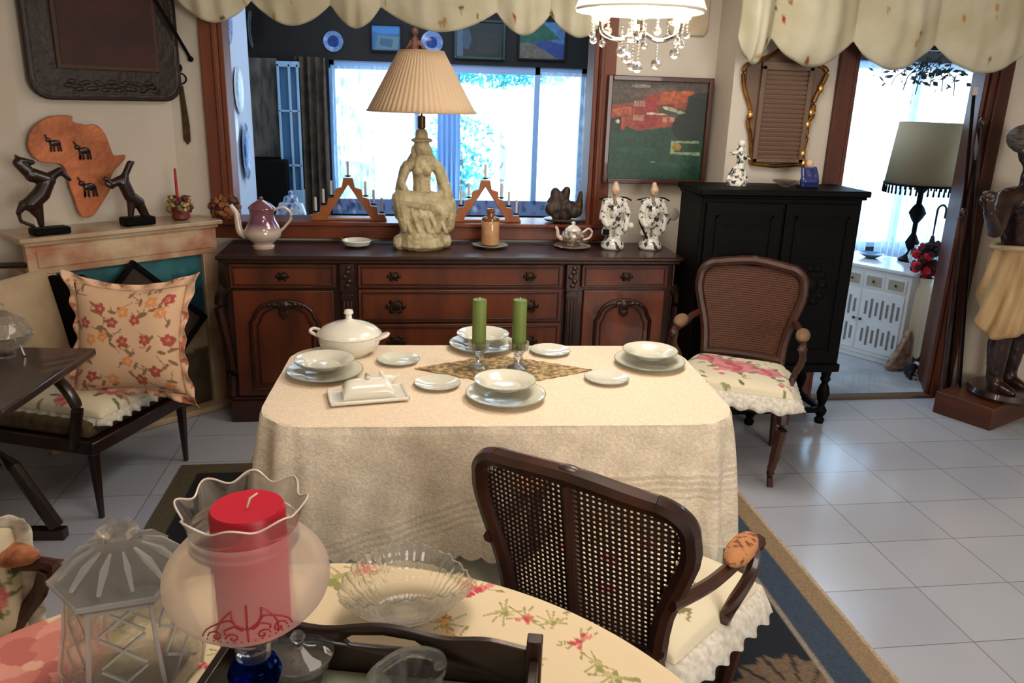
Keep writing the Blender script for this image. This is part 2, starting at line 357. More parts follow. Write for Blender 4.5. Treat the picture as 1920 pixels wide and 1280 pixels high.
# ================================================================== SUNROOM BEHIND
PAN = mat('dark_panelling', (24, 15, 11), .7, col2=(16, 11, 9), scale=4, stretch=(3, 1, .2))
SWALL = mat('sunroom_wall', (196, 200, 214), .8)
YB = 6.6
bz0, bz1 = .76, 1.87
sb = B()
sb.bx(-2.3, -.56, YB, YB+.12, 0, 2.5).bx(1.47, 3.5, YB, YB+.12, 0, 2.5).bx(-.56, 1.47, YB, YB+.12, 0, bz0).bx(-.56, 1.47, YB, YB+.12, bz1, 2.5)
sb.bx(5.2, 6.2, YB, YB+.12, 0, 2.5).bx(3.5, 5.2, YB, YB+.12, 0, .45).bx(3.5, 5.2, YB, YB+.12, 2.02, 2.5)
struct(sb.build('wall_sunroom_back', PAN, smooth=False))
struct(B().bx(-2.3, 6.2, 4.5, 6.8, 2.5, 2.55).build('ceiling_sunroom', PAN, smooth=False))
struct(B().bx(-1.06, -1.0, 4.53, 5.75, 0, 2.5).build('wall_sunroom_left', SWALL, smooth=False))
struct(B().bx(1.47, 1.55, 5.85, 6.6, 0, 2.5).build('wall_sunroom_right', PAN, smooth=False))
struct(B().bx(-2.4, -2.3, 4.5, 6.8, 0, 2.5).build('wall_sunroom_far_left', PAN, smooth=False))
struct(B().bx(6.1, 6.2, 4.5, 6.8, 0, 2.5).build('wall_sunroom_far_right', SWALL, smooth=False))
FRB = mat('blue_grey_window_frame', (150, 172, 206), .4)
def outer_window(n, x0, x1, z0, z1, mull, t=.045):
    f = B(); f.bx(x0, x1, YB+.02, YB+.08, z1-t*1.4, z1).bx(x0, x1, YB+.02, YB+.08, z0, z0+t)
    for m in [x0+t/2, x1-t/2]+mull: f.bx(m-t/2, m+t/2, YB+.02, YB+.08, z0, z1)
    o = struct(f.build('window_%d' % n, FRB, bevel=.003))
    g = B().bx(x0+t, x1-t, YB+.045, YB+.05, z0+t, z1-t*1.4)
    gl = g.build('glass_pane', crystal('window_glass', (.98, 1, 1), .9, 0), o, smooth=False)
    return o
outer_window(2, -.56, 1.47, bz0, bz1, [.115, .36, 1.07])
outer_window(3, 3.5, 5.2, .45, 2.02, [4.35])
# patterned sill tiles under the sunroom window
cv = Canvas(240, 16, (120, 140, 180))
for i in range(90): cv.ell(random.random(), random.random(), .006, .2, random.choice([(90, 100, 140), (150, 100, 130), (60, 110, 110), (200, 205, 215), (60, 70, 120)]))
struct(B().grid(lambda u, v: (lerp(-.56, 1.47, u), YB-.012, lerp(.82, .70, v)), 120, 6, col=cv.at).build('trim_3', mat('sill_tiles', (255, 255, 255), .4, attr=True), smooth=False, solid=.02))
# curtains
def curtain(name, label, x0, x1, z0, z1, y, m, folds, amp=.03, group=None):
    b = B().grid(lambda u, v: (lerp(x0, x1, u)+.004*math.sin(v*5+u*30), y+amp*math.sin(u*folds*2*PI+.4*math.sin(v*4))*(.6+.4*v), lerp(z1, z0, v)), folds*10, 12)
    return tag(b.build(name, m, solid=.0), label, 'curtain', group)
SH1 = sheer('sheer_white', (225, 238, 250), .45); SH2 = sheer('sheer_lace', (190, 215, 235), .22)
curtain('sheer_curtain', 'white lace sheer curtain at left end of the wide sunroom window, beside the brown drape', -.54, -.22, .83, 1.83, YB-.07, SH2, 7)
curtain('sheer_curtain', 'white sheer curtain behind the goddess lamp in sunroom window', -.22, .10, .83, 1.83, YB-.06, SH1, 7)
curtain('sheer_curtain', 'narrow gathered bluish curtain just right of the goddess lamp', .27, .45, .83, 1.80, YB-.07, sheer('blue_curtain', (150, 178, 215), -.2), 5)
curtain('sheer_curtain', 'plain white sheer curtain at right end of the wide sunroom window', 1.09, 1.45, .83, 1.83, YB-.07, sheer('sheer_bright', (240, 246, 252), .6), 7)
curtain('sheer_curtain', 'tall white sheer curtain behind black cabinet in the doorway window', 3.45, 4.02, .02, 2.0, YB-.09, sheer('sheer_door', (220, 236, 250), .3), 11)
curtain('sheer_curtain', 'tall white sheer curtain behind fringed lampshade seen through doorway', 4.12, 4.95, .02, 2.0, YB-.09, MC['sheer_door'], 14)
BRC = mat('brown_drape', (92, 76, 62), .9, col2=(60, 48, 38), scale=10)
curtain('brown_drape', 'heavy brown drape hanging left of the wide sunroom window', -.80, -.57, .5, 1.88, YB-.09, BRC, 4, .035)
# grey textured blind and narrow blue door at the far left of the sunroom
tag(B().bx(-1.22, -.93, YB-.1, YB-.07, 1.14, 1.86).build('textured_blind', mat('blind_cloth', (108, 104, 100), .9, col2=(64, 62, 60), scale=22, stretch=(1, 1, .25), bump=.4), bevel=.004),
    'grey streaky textured blind hanging at far left of the sunroom', 'blind')
gd = thing('glazed_cabinet', 'narrow blue-white glazed display cabinet beside the grey textured blind', 'cabinet', (-.86, YB-.14, 0))
B().bx(-.06, .10, -.06, .1, .62, .9).build('base', mat('pale_blue_paint', (150, 185, 215), .4), gd, bevel=.004)
q = B()
for x in (-.05, .03, .09): q.bx(x-.009, x+.009, -.06, -.035, .9, 1.82)
q.bx(-.06, .10, -.06, .1, 1.80, 1.84).bx(-.06, .1, -.06, -.035, 1.08, 1.095).bx(-.06, .1, -.06, -.035, 1.48, 1.495)
q.build('frame', MC['pale_blue_paint'], gd, bevel=.003)
B().bx(-.05, .09, -.03, -.026, .9, 1.8).build('glass_door', mat('blue_glass', (60, 105, 145), .08), gd, smooth=False)
B().bx(-.06, .1, .0, .1, .0, .62).build('plinth', PAN, gd)
# wall plates and pictures in the sunroom
def plate_mat(nm, rim, mid, ctr):
    m = bpy.data.materials.new(nm); m.use_nodes = True; n, L = m.node_tree.nodes, m.node_tree.links
    t = n.new('ShaderNodeTexCoord'); g = n.new('ShaderNodeTexGradient'); g.gradient_type = 'SPHERICAL'; mp = n.new('ShaderNodeMapping')
    L.new(t.outputs['Object'], mp.inputs[0]); mp.inputs['Scale'].default_value = (6.5, 6.5, 6.5); L.new(mp.outputs[0], g.inputs[0])
    r = n.new('ShaderNodeValToRGB'); L.new(g.outputs['Fac'], r.inputs[0]); e = r.color_ramp.elements; r.color_ramp.interpolation = 'CONSTANT'
    e[0].position = 0; e[0].color = srgb(rim)+(1,); e[1].position = .38; e[1].color = srgb(mid)+(1,); k = e.new(.72); k.color = srgb(ctr)+(1,)
    no = n.new('ShaderNodeTexNoise'); no.inputs['Scale'].default_value = 40; L.new(t.outputs['Object'], no.inputs[0]); mx = n.new('ShaderNodeMix'); mx.data_type = 'RGBA'; mx.blend_type = 'OVERLAY'
    mx.inputs['Factor'].default_value = .8; L.new(r.outputs[0], mx.inputs['A']); L.new(no.outputs['Fac'], mx.inputs['B']); L.new(mx.outputs['Result'], n['Principled BSDF'].inputs['Base Color'])
    n['Principled BSDF'].inputs['Roughness'].default_value = .15; return m
PB = plate_mat('blue_white_china', (150, 170, 200), (110, 135, 180), (35, 60, 120)); PW = plate_mat('white_china', (226, 232, 238), (205, 218, 228), (170, 195, 215))
PG = plate_mat('grey_china', (120, 128, 130), (100, 112, 118), (90, 110, 130))
PROF = [(0, 0), (.45, 0), (.5, .01), (.62, .04), (.97, .10), (1, .115), (.98, .13), (.62, .07), (.5, .045), (0, .035)]
def wall_plate(label, p, r, m, face, oval=1.0, nm='wall_plate'):
    o = B(); o.M = Matrix.Rotation({'S': PI/2, 'E': PI/2, 'W': -PI/2}[face], 4, 'X' if face == 'S' else 'Y') @ Matrix.Diagonal((oval if face != 'S' else 1, 1, 1, 1))
    o = o.lathe([(a*r, b*r) for a, b in PROF], 28).build(nm, m); o.location = p
    return tag(o, label, 'plate')
wall_plate('large blue and white plate, topmost on the sunroom side wall under the valance', (-1.0, 5.05, 2.02), .15, PB, 'E')
wall_plate('dim grey patterned plate high up to the right of the blue-white plate', (-1.12, 6.55, 2.06), .13, PG, 'E')
wall_plate('plain white plate, second from top on the sunroom side wall', (-1.0, 5.28, 1.63), .14, PW, 'E')
wall_plate('small white round plate between the plain plate and the ring-shaped dish', (-1.0, 5.1, 1.42), .10, PW, 'E')
wall_plate('long white oval dish with open rim, lowest on the sunroom side wall', (-.99, 5.35, 1.26), .13, PB, 'E', 1.35)
wall_plate('small round blue plate hanging alone on dark panelling above the window', (-.515, YB-.002, 2.0), .075, PB, 'S')
wall_plate('blue patterned plate beside the wooden figure above the lampshade', (.23, YB-.002, 2.02), .085, PB, 'S')
wall_plate('bluish plate, upper one edge-on at right end of the sunroom window', (1.47, 6.2, 1.62), .13, PB, 'W')
wall_plate('bluish plate, middle one edge-on at right end of the sunroom window', (1.47, 6.25, 1.33), .11, PB, 'W')
wall_plate('bluish plate, lowest one edge-on at right end of the sunroom window', (1.47, 6.2, 1.02), .13, PW, 'W')
def picture(name, label, x0, x1, z0, z1, y, cv, fm, fw=.03, depth=.025, nu=60, nv=45, cat='picture', gl=.4):
    t = thing(name, label, cat, ((x0+x1)/2, y, z0)); w_, h = (x1-x0)/2, z1-z0
    f = B()
    for a in ((-w_, -w_+fw, 0, h), (w_-fw, w_, 0, h), (-w_+fw, w_-fw, 0, fw), (-w_+fw, w_-fw, h-fw, h)): f.bx(a[0], a[1], -depth, 0, a[2], a[3])
    f.build('frame', fm, t, bevel=.004)
    B().grid(lambda u, v: (lerp(-w_+fw, w_-fw, u), -.01, lerp(h-fw, fw, v)), nu, nv, col=cv.at).build('painted_panel', mat('paint_gloss', (255, 255, 255), gl, attr=True), t, smooth=False, recalc=False)
    return t
cv = Canvas(80, 70, (52, 100, 150)); cv.poly([(0, 0), (1, 0), (1, .3), (.4, .35), (0, .25)], (58, 120, 178)).poly([(.2, .4), (1, .45), (.9, .95), (.1, 1)], (88, 120, 128)).poly([(.3, .5), (.75, .55), (.7, .9), (.25, .8)], (60, 90, 120))
picture('framed_picture', 'small blue seascape picture on dark panelling left of wooden figure', -.235, -.0, 1.94, 2.14, YB, cv, PAN, .012)
cv = Canvas(80, 60, (28, 34, 36)); cv.poly([(0, 0), (.15, 0), (.15, 1), (0, 1)], (70, 90, 110)).ell(.22, .5, .1, .3, (50, 70, 90)).poly([(.45, .3), (.9, .3), (.9, .9), (.45, .9)], (40, 42, 40))
picture('framed_picture', 'dark glassy framed picture above sunroom window, right of the blue patterned plate', .40, .80, 1.91, 2.2, YB, cv, mat('dark_green_frame', (40, 56, 52), .4), .02)
cv = Canvas(100, 80, (70, 110, 150)); cv.poly([(0, .3), (.5, .05), (.9, .45), (.3, .6), (0, .6)], (30, 84, 62)).poly([(.2, .6), (.6, .5), (1, .6), (1, 1), (.8, 1)], (44, 60, 120)).poly([(0, .6), (.3, .6), (.9, 1), (0, 1)], (100, 90, 80)).poly([(.6, 0), (1, 0), (1, .5), (.7, .2)], (70, 105, 150)).noise(.3, 20)
picture('framed_picture', 'green hill and blue bay landscape painting above right part of sunroom window', .90, 1.28, 1.92, 2.22, YB, cv, PAN, .012)
t = thing('wooden_figure', 'carved orange wooden figure perched high above the lampshade', 'figurine', (.10, YB-.03, 1.87))
b = B().cap((0, 0, .05), (0, 0, .16), .035, .03).ell((0, 0, .22), (.03, .03, .035)).cap((.03, 0, .15), (.09, 0, .08), .014).cap((-.03, 0, .15), (-.06, 0, .1), .014).bx(-.05, .06, -.03, .03, 0, .05)
b.build('body', mat('orange_wood', (150, 78, 40), .5, col2=(90, 46, 26), scale=30), t, remesh=.006, sm=2)
B().ell((.07, -.02, .07), .02).build('bowl', mat('pale_ceramic', (190, 175, 160), .3), t)
# curtain rail behind the right valance, and seen through the doorway
tag(B().bx(2.33, 3.08, YW+.06, YW+.1, 1.96, 1.985).build('curtain_rail', mat('grey_metal', (120, 122, 126), .4, metal=.6)), 'thin grey curtain rail across the top of the doorway', 'rail')
# trees outside
LEAF = mat('leaf', (40, 150, 160), .6, col2=(90, 200, 200), scale=8)
def foliage(label, c, r, n, seed):
    R = random.Random(seed); b = B()
    for i in range(n):
        while True:
            p = Vector((R.uniform(-1, 1), R.uniform(-1, 1), R.uniform(-1, 1)))
            if p.length < 1: break
        p = Vector((p.x*r[0], p.y*r[1], p.z*r[2])); s_ = R.uniform(.03, .07)
        a1 = Vector((R.uniform(-1, 1), R.uniform(-1, 1), R.uniform(-1, 1))).normalized(); a2 = a1.orthogonal().normalized()
        vs = [b.bm.verts.new(p+k) for k in (a1*s_, a2*s_*.5, -a1*s_, -a2*s_*.5)]; b.bm.faces.new(vs)
    t_ = thing('tree', label, 'tree', c)
    b.build('foliage', LEAF, t_, smooth=False)['kind'] = 'stuff'
    k = B().tube([(0, 0, -c[2]-.5), (.03, .02, -c[2]*.5), (0, 0, 0)], [.06, .05, .03]); k.build('trunk', mat('bark', (110, 90, 75), .9), t_)
foliage('turquoise leafy tree crown at the top of the open sunroom window', (1.15, 9.6, 1.98), (.9, .4, .26), 1100, 3)
foliage('low turquoise shrub outside, at lower left of the open sunroom window', (.62, 9.0, 1.05), (.42, .3, .62), 420, 4)
tag(B().bx(-8, 14, 6.75, 24, -.5, -.3).build('garden_ground', mat('pale_paving', (230, 232, 225), .8), smooth=False), 'bright pale paved ground outside the sunroom windows', 'ground')['kind'] = 'structure'
# ================================================================== RUG
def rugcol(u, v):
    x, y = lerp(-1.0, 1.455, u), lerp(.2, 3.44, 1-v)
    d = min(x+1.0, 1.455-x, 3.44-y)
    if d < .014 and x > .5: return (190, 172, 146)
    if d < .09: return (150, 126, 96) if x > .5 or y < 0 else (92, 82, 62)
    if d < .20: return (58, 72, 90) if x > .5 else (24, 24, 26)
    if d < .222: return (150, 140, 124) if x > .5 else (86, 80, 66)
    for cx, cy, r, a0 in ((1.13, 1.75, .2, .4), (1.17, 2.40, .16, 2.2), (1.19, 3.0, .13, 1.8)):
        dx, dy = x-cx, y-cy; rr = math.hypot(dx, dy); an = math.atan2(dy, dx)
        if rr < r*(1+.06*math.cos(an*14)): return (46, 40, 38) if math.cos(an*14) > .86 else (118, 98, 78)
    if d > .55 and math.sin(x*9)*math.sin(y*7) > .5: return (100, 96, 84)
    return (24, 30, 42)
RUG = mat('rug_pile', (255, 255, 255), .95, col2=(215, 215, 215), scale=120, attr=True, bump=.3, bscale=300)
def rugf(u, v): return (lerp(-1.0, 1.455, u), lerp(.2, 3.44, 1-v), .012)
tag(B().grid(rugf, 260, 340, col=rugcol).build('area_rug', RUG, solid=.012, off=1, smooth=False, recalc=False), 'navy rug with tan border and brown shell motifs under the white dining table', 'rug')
# ================================================================== SIDEBOARD
sbt = thing('sideboard', 'long carved mahogany sideboard with arched doors under the serving window', 'sideboard', (.27, 3.95, 0))
SX = lambda px: -.89+(px-407)*2.32/878-.27
SZ = lambda yy: .86*(793-yy)/308
H_ = .4
b = B().bx(SX(416), SX(1276), .03, H_, .10, .835)
b.bx(SX(412), SX(1280), .0, H_, .0, .115).bx(SX(414), SX(1278), .012, H_, .115, .135)
b.build('carcass', MAHO, sbt, bevel=.006)
B().bx(SX(405), SX(1287), -.03, .41, .850, .872).bx(SX(409), SX(1283), -.018, .41, .832, .852).build('top', MAHO, sbt, bevel=.006)
def drawer(x0, x1, z0, z1, pulls, big=False):
    d = B().bx(x0, x1, .008, .04, z0, z1).build('drawer', MAHOP, sbt, bevel=.004)
    m = B()
    for a in ((x0+.015, x1-.015, z0+.012, z0+.02), (x0+.015, x1-.015, z1-.02, z1-.012)): m.bx(a[0], a[1], .002, .012, a[2], a[3])
    for a in (x0+.015, x1-.022): m.bx(a, a+.007, .002, .012, z0+.012, z1-.012)
    m.build('beading', MAHO, d, bevel=.002)
    for x in pulls:
        k = B(); s_ = 1.5 if big else 1
        k.ell((x, .0, (z0+z1)/2), (.022*s_, .006, .017*s_)); 
        for a in range(6): k.ell((x+.026*s_*math.cos(a*PI/3), .002, (z0+z1)/2+.017*s_*math.sin(a*PI/3)), (.009*s_, .005, .009*s_), 8)
        k.tube([(x-.016*s_, -.004, (z0+z1)/2), (x-.012*s_, -.014, (z0+z1)/2-.014*s_), (x+.012*s_, -.014, (z0+z1)/2-.014*s_), (x+.016*s_, -.004, (z0+z1)/2)], .003)
        k.build('drawer_pull', mat('dark_bronze', (48, 34, 24), .4, metal=.7), d)
drawer(SX(425), SX(618), .705, .825, [SX(520)])
drawer(SX(1088), SX(1262), .705, .825, [SX(1177)])
drawer(SX(658), SX(1050), .705, .825, [SX(725), SX(985)])
drawer(SX(658), SX(1050), .525, .695, [SX(728), SX(985)], True)
drawer(SX(658), SX(1050), .325, .515, [SX(728), SX(985)], True)
drawer(SX(658), SX(1050), .14, .315, [SX(728), SX(985)], True)
def arched_door(x0, x1):
    z0, z1 = .14, .69; d = B().bx(x0, x1, .008, .04, z0, z1).build('door', MAHOP, sbt, bevel=.004)
    w_ = x1-x0; xa, xb = x0+w_*.16, x1-w_*.16; xm = (x0+x1)/2
    arch = [(xa, z0+.04), (xa, z1-.16)]
    for i in range(13):
        a = PI-PI*i/12; arch.append((xm+(xb-xa)/2*.88*math.cos(a), z1-.135+.085*math.sin(a)))
    arch += [(xb, z1-.16), (xb, z0+.04)]
    B().tube([(p[0], .004, p[1]) for p in arch], .010, 8, True, up=(0, 1, 0)).build('arched_moulding', MAHO, d)
    inner = [(xm+(p[0]-xm)*.8, (z0+z1)/2-.02+(p[1]-(z0+z1)/2+.02)*.88) for p in arch]
    B().tube([(p[0], .006, p[1]) for p in inner], .005, 6, True, up=(0, 1, 0)).build('inner_moulding', MAHO, d)
    c_ = B().ell((xm, .0, z1-.075), (.03, .014, .03))
    for s_ in (-1, 1):
        for k in range(4): c_.ell((xm+s_*(.028+.022*k), .0, z1-.07+.006*k-.003*k*k), (.017-.002*k, .010, .013-.002*k), 8)
        c_.ell((xm+s_*.014, 0, z1-.11), (.012, .01, .02), 8)
    c_.ell((xm, 0, z1-.12), (.011, .01, .02), 8); c_.build('carved_crest', MAHO, d, remesh=.004, sm=1)
arched_door(SX(428), SX(612)); arched_door(SX(1094), SX(1258))
for x in (SX(638), SX(1069)):
    p = B().bx(x-.034, x+.034, -.012, .04, .69, .83).bx(x-.028, x+.028, -.005, .04, .12, .69)
    for k in (-1, 0, 1): p.tube([(x+k*.017, -.006, .16), (x+k*.017, -.006, .64)], .006)
    for k in range(5): p.ell((x+.012*math.sin(k*2.2), -.012, .72+k*.023), (.016, .01, .013), 8)
    p.bx(x-.032, x+.032, -.014, .02, .655, .675); p.build('pilaster', MAHO, sbt, bevel=.003)
for x, s_ in ((SX(416), -1), (SX(1276), 1)):
    pts = smooth_path([(x, .03, .70), (x+s_*.03, .03, .66), (x+s_*.036, .03, .58), (x+s_*.012, .03, .42), (x, .03, .28), (x+s_*.006, .03, .14)], 5)
    B().tube(pts, .026, 8).build('corner_scroll', MAHO, sbt)
TS = .8725  # top of sideboard
# ------------------------------------------------------------------ things on the sideboard
# goddess lamp
IV = mat('aged_ivory', (204, 190, 150), .5, col2=(168, 152, 114), scale=26, bump=.3, bscale=70)
gl = thing('figurine_lamp', 'tall ivory seated goddess statue lamp with pleated cream shade', 'table lamp', (.095, 4.16, TS))
b = B(); R = random.Random(5)
for i in range(26):
    a = i*2*PI/26; k = R.uniform(.85, 1.15)
    b.ell((.115*math.cos(a)*k, .075*math.sin(a)*k, .035), (.035, .035, .035*R.uniform(.8, 1.2)), 10)
b.lathe([(.11, 0), (.13, .02), (.12, .07), (.10, .11), (.10, .15), (.07, .19)], 20)
b.ell((-.01, -.02, .17), (.13, .08, .055)).ell((-.09, -.05, .20), (.055, .05, .05)).ell((.09, -.03, .16), (.05, .05, .07))
b.cap((.02, -.04, .24), (-.11, -.07, .26), .055, .045).cap((-.11, -.07, .25), (-.085, -.075, .12), .042, .03)
b.cap((.04, -.03, .24), (.10, -.06, .19), .06, .045).cap((.10, -.06, .19), (.06, -.08, .09), .04, .03)
b.ell((.0, -.01, .25), (.08, .06, .05)).cap((0, 0, .26), (0, -.005, .34), .05, .045).cap((0, -.005, .34), (0, 0, .42), .045, .055)
b.cap((-.05, 0, .425), (.05, 0, .425), .034)
b.ell((-.024, -.042, .395), .024).ell((.024, -.042, .395), .024)
b.cap((-.075, 0, .42), (-.105, -.01, .33), .026, .021).cap((-.105, -.01, .33), (-.065, -.05, .27), .021, .016).cap((-.065, -.05, .27), (-.05, -.06, .265), .018)
b.cap((.075, 0, .42), (.115, -.005, .32), .028, .024).cap((.115, -.005, .32), (.135, 0, .20), .030, .045).cap((.115, .0, .30), (.06, -.045, .26), .02, .016)
b.cap((.135, 0, .22), (.13, .0, .12), .045, .04)
b.cap((-.02, .03, .50), (-.075, .025, .40), .018, .026).cap((-.085, .015, .40), (-.115, .01, .30), .028, .022).cap((.02, .03, .50), (.08, .025, .40), .018, .028).cap((.09, .015, .40), (.125, .01, .28), .03, .036).cap((-.115, .01, .30), (-.10, -.02, .25), .022, .03)
b.cap((0, 0, .44), (0, 0, .49), .022).ell((0, -.005, .505), (.035, .036, .045)).ell((0, .012, .51), (.042, .038, .05)).ell((-.04, .01, .48), (.015, .015, .04)).ell((.04, .01, .48), (.015, .015, .04))
b.ell((0, -.038, .50), (.006, .008, .010), 8)
b.ell((0, 0, .545), (.056, .048, .014)).ell((0, 0, .57), (.032, .03, .036)).ell((-.012, -.04, .512), (.006, .004, .003), 8).ell((.012, -.04, .512), (.006, .004, .003), 8).ell((0, -.038, .487), (.008, .005, .003), 8)
for k in range(5): b.cap((-.1+.045*k, -.085, .22-.01*k), (-.06+.045*k, -.1, .10), .010, .012)
b.build('statue_body', IV, gl, remesh=.0036, sm=1, disp=.005, dscale=.016)
B().lathe([(.016, .56), (.014, .60), (.02, .605), (.02, .66), (.006, .665), (.006, .95), (.012, .955), (.008, .975), (0, .985)], 14).build('stem', mat('dark_brass', (84, 66, 44), .4, metal=.7), gl)
SHD = bpy.data.materials.new('pleated_cream_shade'); SHD.use_nodes = True
SHD.node_tree.nodes['Principled BSDF'].inputs['Base Color'].default_value = srgb((222, 192, 156))+(1,)
SHD.node_tree.nodes['Principled BSDF'].inputs['Roughness'].default_value = .8
def shade(u, v, r0=.108, r1=.262, z0=.965, z1=.683, n=60):
    a = u*2*PI; r = lerp(r0, r1, v)*(1+.022*abs(math.sin(a*n/2+v*.3)))
    return (r*math.cos(a), r*math.sin(a), lerp(z0, z1, v))
B().grid(shade, 360, 6, True).build('lamp_shade', SHD, gl, solid=.003)
B().tube([(.110*math.cos(i*PI/24), .110*math.sin(i*PI/24), .965) for i in range(48)], .004, 6, True).build('upper_trim', mat('cream_trim', (196, 168, 132), .8), gl)
B().tube([(.268*math.cos(i*PI/24), .268*math.sin(i*PI/24), .683) for i in range(48)], .0045, 6, True).build('lower_trim', mat('cream_trim', (196, 168, 132), .8), gl)
# purple lustre coffee pot
cp = thing('coffee_pot', 'purple and pearl porcelain coffee pot with domed lid at left end of sideboard', 'coffee pot', (-.70, 4.13, TS))
PUR = bpy.data.materials.new('purple_lustre'); PUR.use_nodes = True; n, L = PUR.node_tree.nodes, PUR.node_tree.links
t_ = n.new('ShaderNodeTexCoord'); sp = n.new('ShaderNodeSeparateXYZ'); L.new(t_.outputs['Object'], sp.inputs[0]); r_ = n.new('ShaderNodeValToRGB')
mr = n.new('ShaderNodeMapRange'); mr.inputs['From Max'].default_value = .25; L.new(sp.outputs['Z'], mr.inputs['Value']); L.new(mr.outputs[0], r_.inputs[0])
e = r_.color_ramp.elements; e[0].position = .34; e[0].color = srgb((206, 184, 170))+(1,); e[1].position = .52; e[1].color = srgb((112, 66, 96))+(1,); k = e.new(.95); k.color = srgb((126, 78, 78))+(1,)
L.new(r_.outputs[0], n['Principled BSDF'].inputs['Base Color']); n['Principled BSDF'].inputs['Roughness'].default_value = .12; n['Principled BSDF'].inputs['Coat Weight'].default_value = .8
B().lathe([(.052, 0), (.055, .012), (.045, .022), (.062, .035), (.088, .06), (.092, .085), (.078, .115), (.062, .145), (.058, .17), (.062, .20), (.056, .20), (.05, .17)], 32, lob=8, cap=False).build('body', PUR, cp)
B().lathe([(.066, .198), (.064, .205), (.045, .222), (.02, .238), (.008, .243), (.011, .252), (.0, .258)], 28).build('lid', PUR, cp)
B().tube(smooth_path([(-.08, 0, .06), (-.11, 0, .08), (-.118, 0, .13), (-.122, 0, .17), (-.14, 0, .20), (-.148, 0, .215)], 5), [.020-.0004*i for i in range(26)], 10).build('spout', mat('pearl_porcelain', (214, 196, 180), .15, coat=.8), cp)
B().tube(smooth_path([(.058, 0, .19), (.10, 0, .205), (.135, 0, .185), (.14, 0, .15), (.11, 0, .11), (.085, 0, .085)], 5), .007, 8).build('handle', MC['pearl_porcelain'], cp)
# sugar dish with handles
sd = thing('candy_dish', 'small shallow white dish with two thin handles on the sideboard', 'dish', (-.24, 4.18, TS))
B().lathe([(.03, 0), (.04, .004), (.065, .012), (.078, .034), (.074, .036), (.06, .016), (0, .010)], 28).build('bowl', CERAM, sd)
for s_ in (-1, 1): B().tube([(s_*.07, 0, .03), (s_*.082, 0, .05), (s_*.074, 0, .062)], .0025, 6).build('handle', GOLD, sd)
# orange glass jar on saucer
oj = thing('glass_canister', 'orange-pink painted glass canister with amber stopper on sideboard', 'jar', (.455, 4.19, TS+.016))
OR = mat('painted_orange_glass', (206, 130, 98), .2, col2=(186, 160, 110), scale=28, coat=.5)
B().lathe([(.045, 0), (.048, .01), (.048, .115), (.044, .125)], 28).build('body', OR, oj)
B().lathe([(.047, .125), (.045, .14), (.02, .148), (.018, .165), (.026, .175), (.018, .186), (0, .188)], 20).build('stopper', mat('amber_glass', (160, 96, 44), .1, trans=.4), oj)
SAU = [(0, .0), (.5, 0), (.55, .06), (.95, .14), (1, .17), (.95, .19), (.55, .11), (0, .09)]
tag(B().lathe([(a*.095, b_*.09) for a, b_ in SAU], 32).build('saucer', mat('green_grey_china', (126, 130, 118), .2, col2=(160, 150, 130), scale=30)), 'dark greenish saucer under the orange glass canister', 'saucer').location = (.455, 4.19, TS)
# teapot on saucer
tp = thing('teapot', 'small squat silver-patterned teapot on saucer near right end of sideboard', 'teapot', (.90, 4.19, TS+.013))
TPM = mat('patterned_china', (186, 176, 158), .2, col2=(120, 104, 92), scale=45, coat=.6, lo=.42, hi=.55)
B().lathe([(.03, 0), (.036, .006), (.03, .012), (.055, .028), (.062, .05), (.05, .075), (.04, .08)], 28, lob=8, cap=True).build('body', TPM, tp)
B().lathe([(.044, .08), (.04, .09), (.022, .105), (.009, .11), (.012, .122), (0, .13)], 24).build('lid', CERAM, tp)
B().tube(smooth_path([(-.055, 0, .035), (-.08, 0, .05), (-.085, 0, .08), (-.095, 0, .1)], 5), [.013-.0004*i for i in range(16)], 8).build('spout', mat('white_pink_china', (224, 200, 184), .2), tp)
B().tube(smooth_path([(.055, 0, .07), (.085, 0, .09), (.105, 0, .07), (.09, 0, .04), (.058, 0, .03)], 5), .0055, 8).build('handle', MC['white_pink_china'], tp)
tag(B().lathe([(a*.10, b_*.075) for a, b_ in SAU], 32).build('saucer', TPM), 'patterned grey saucer under the small teapot', 'saucer').location = (.90, 4.19, TS)
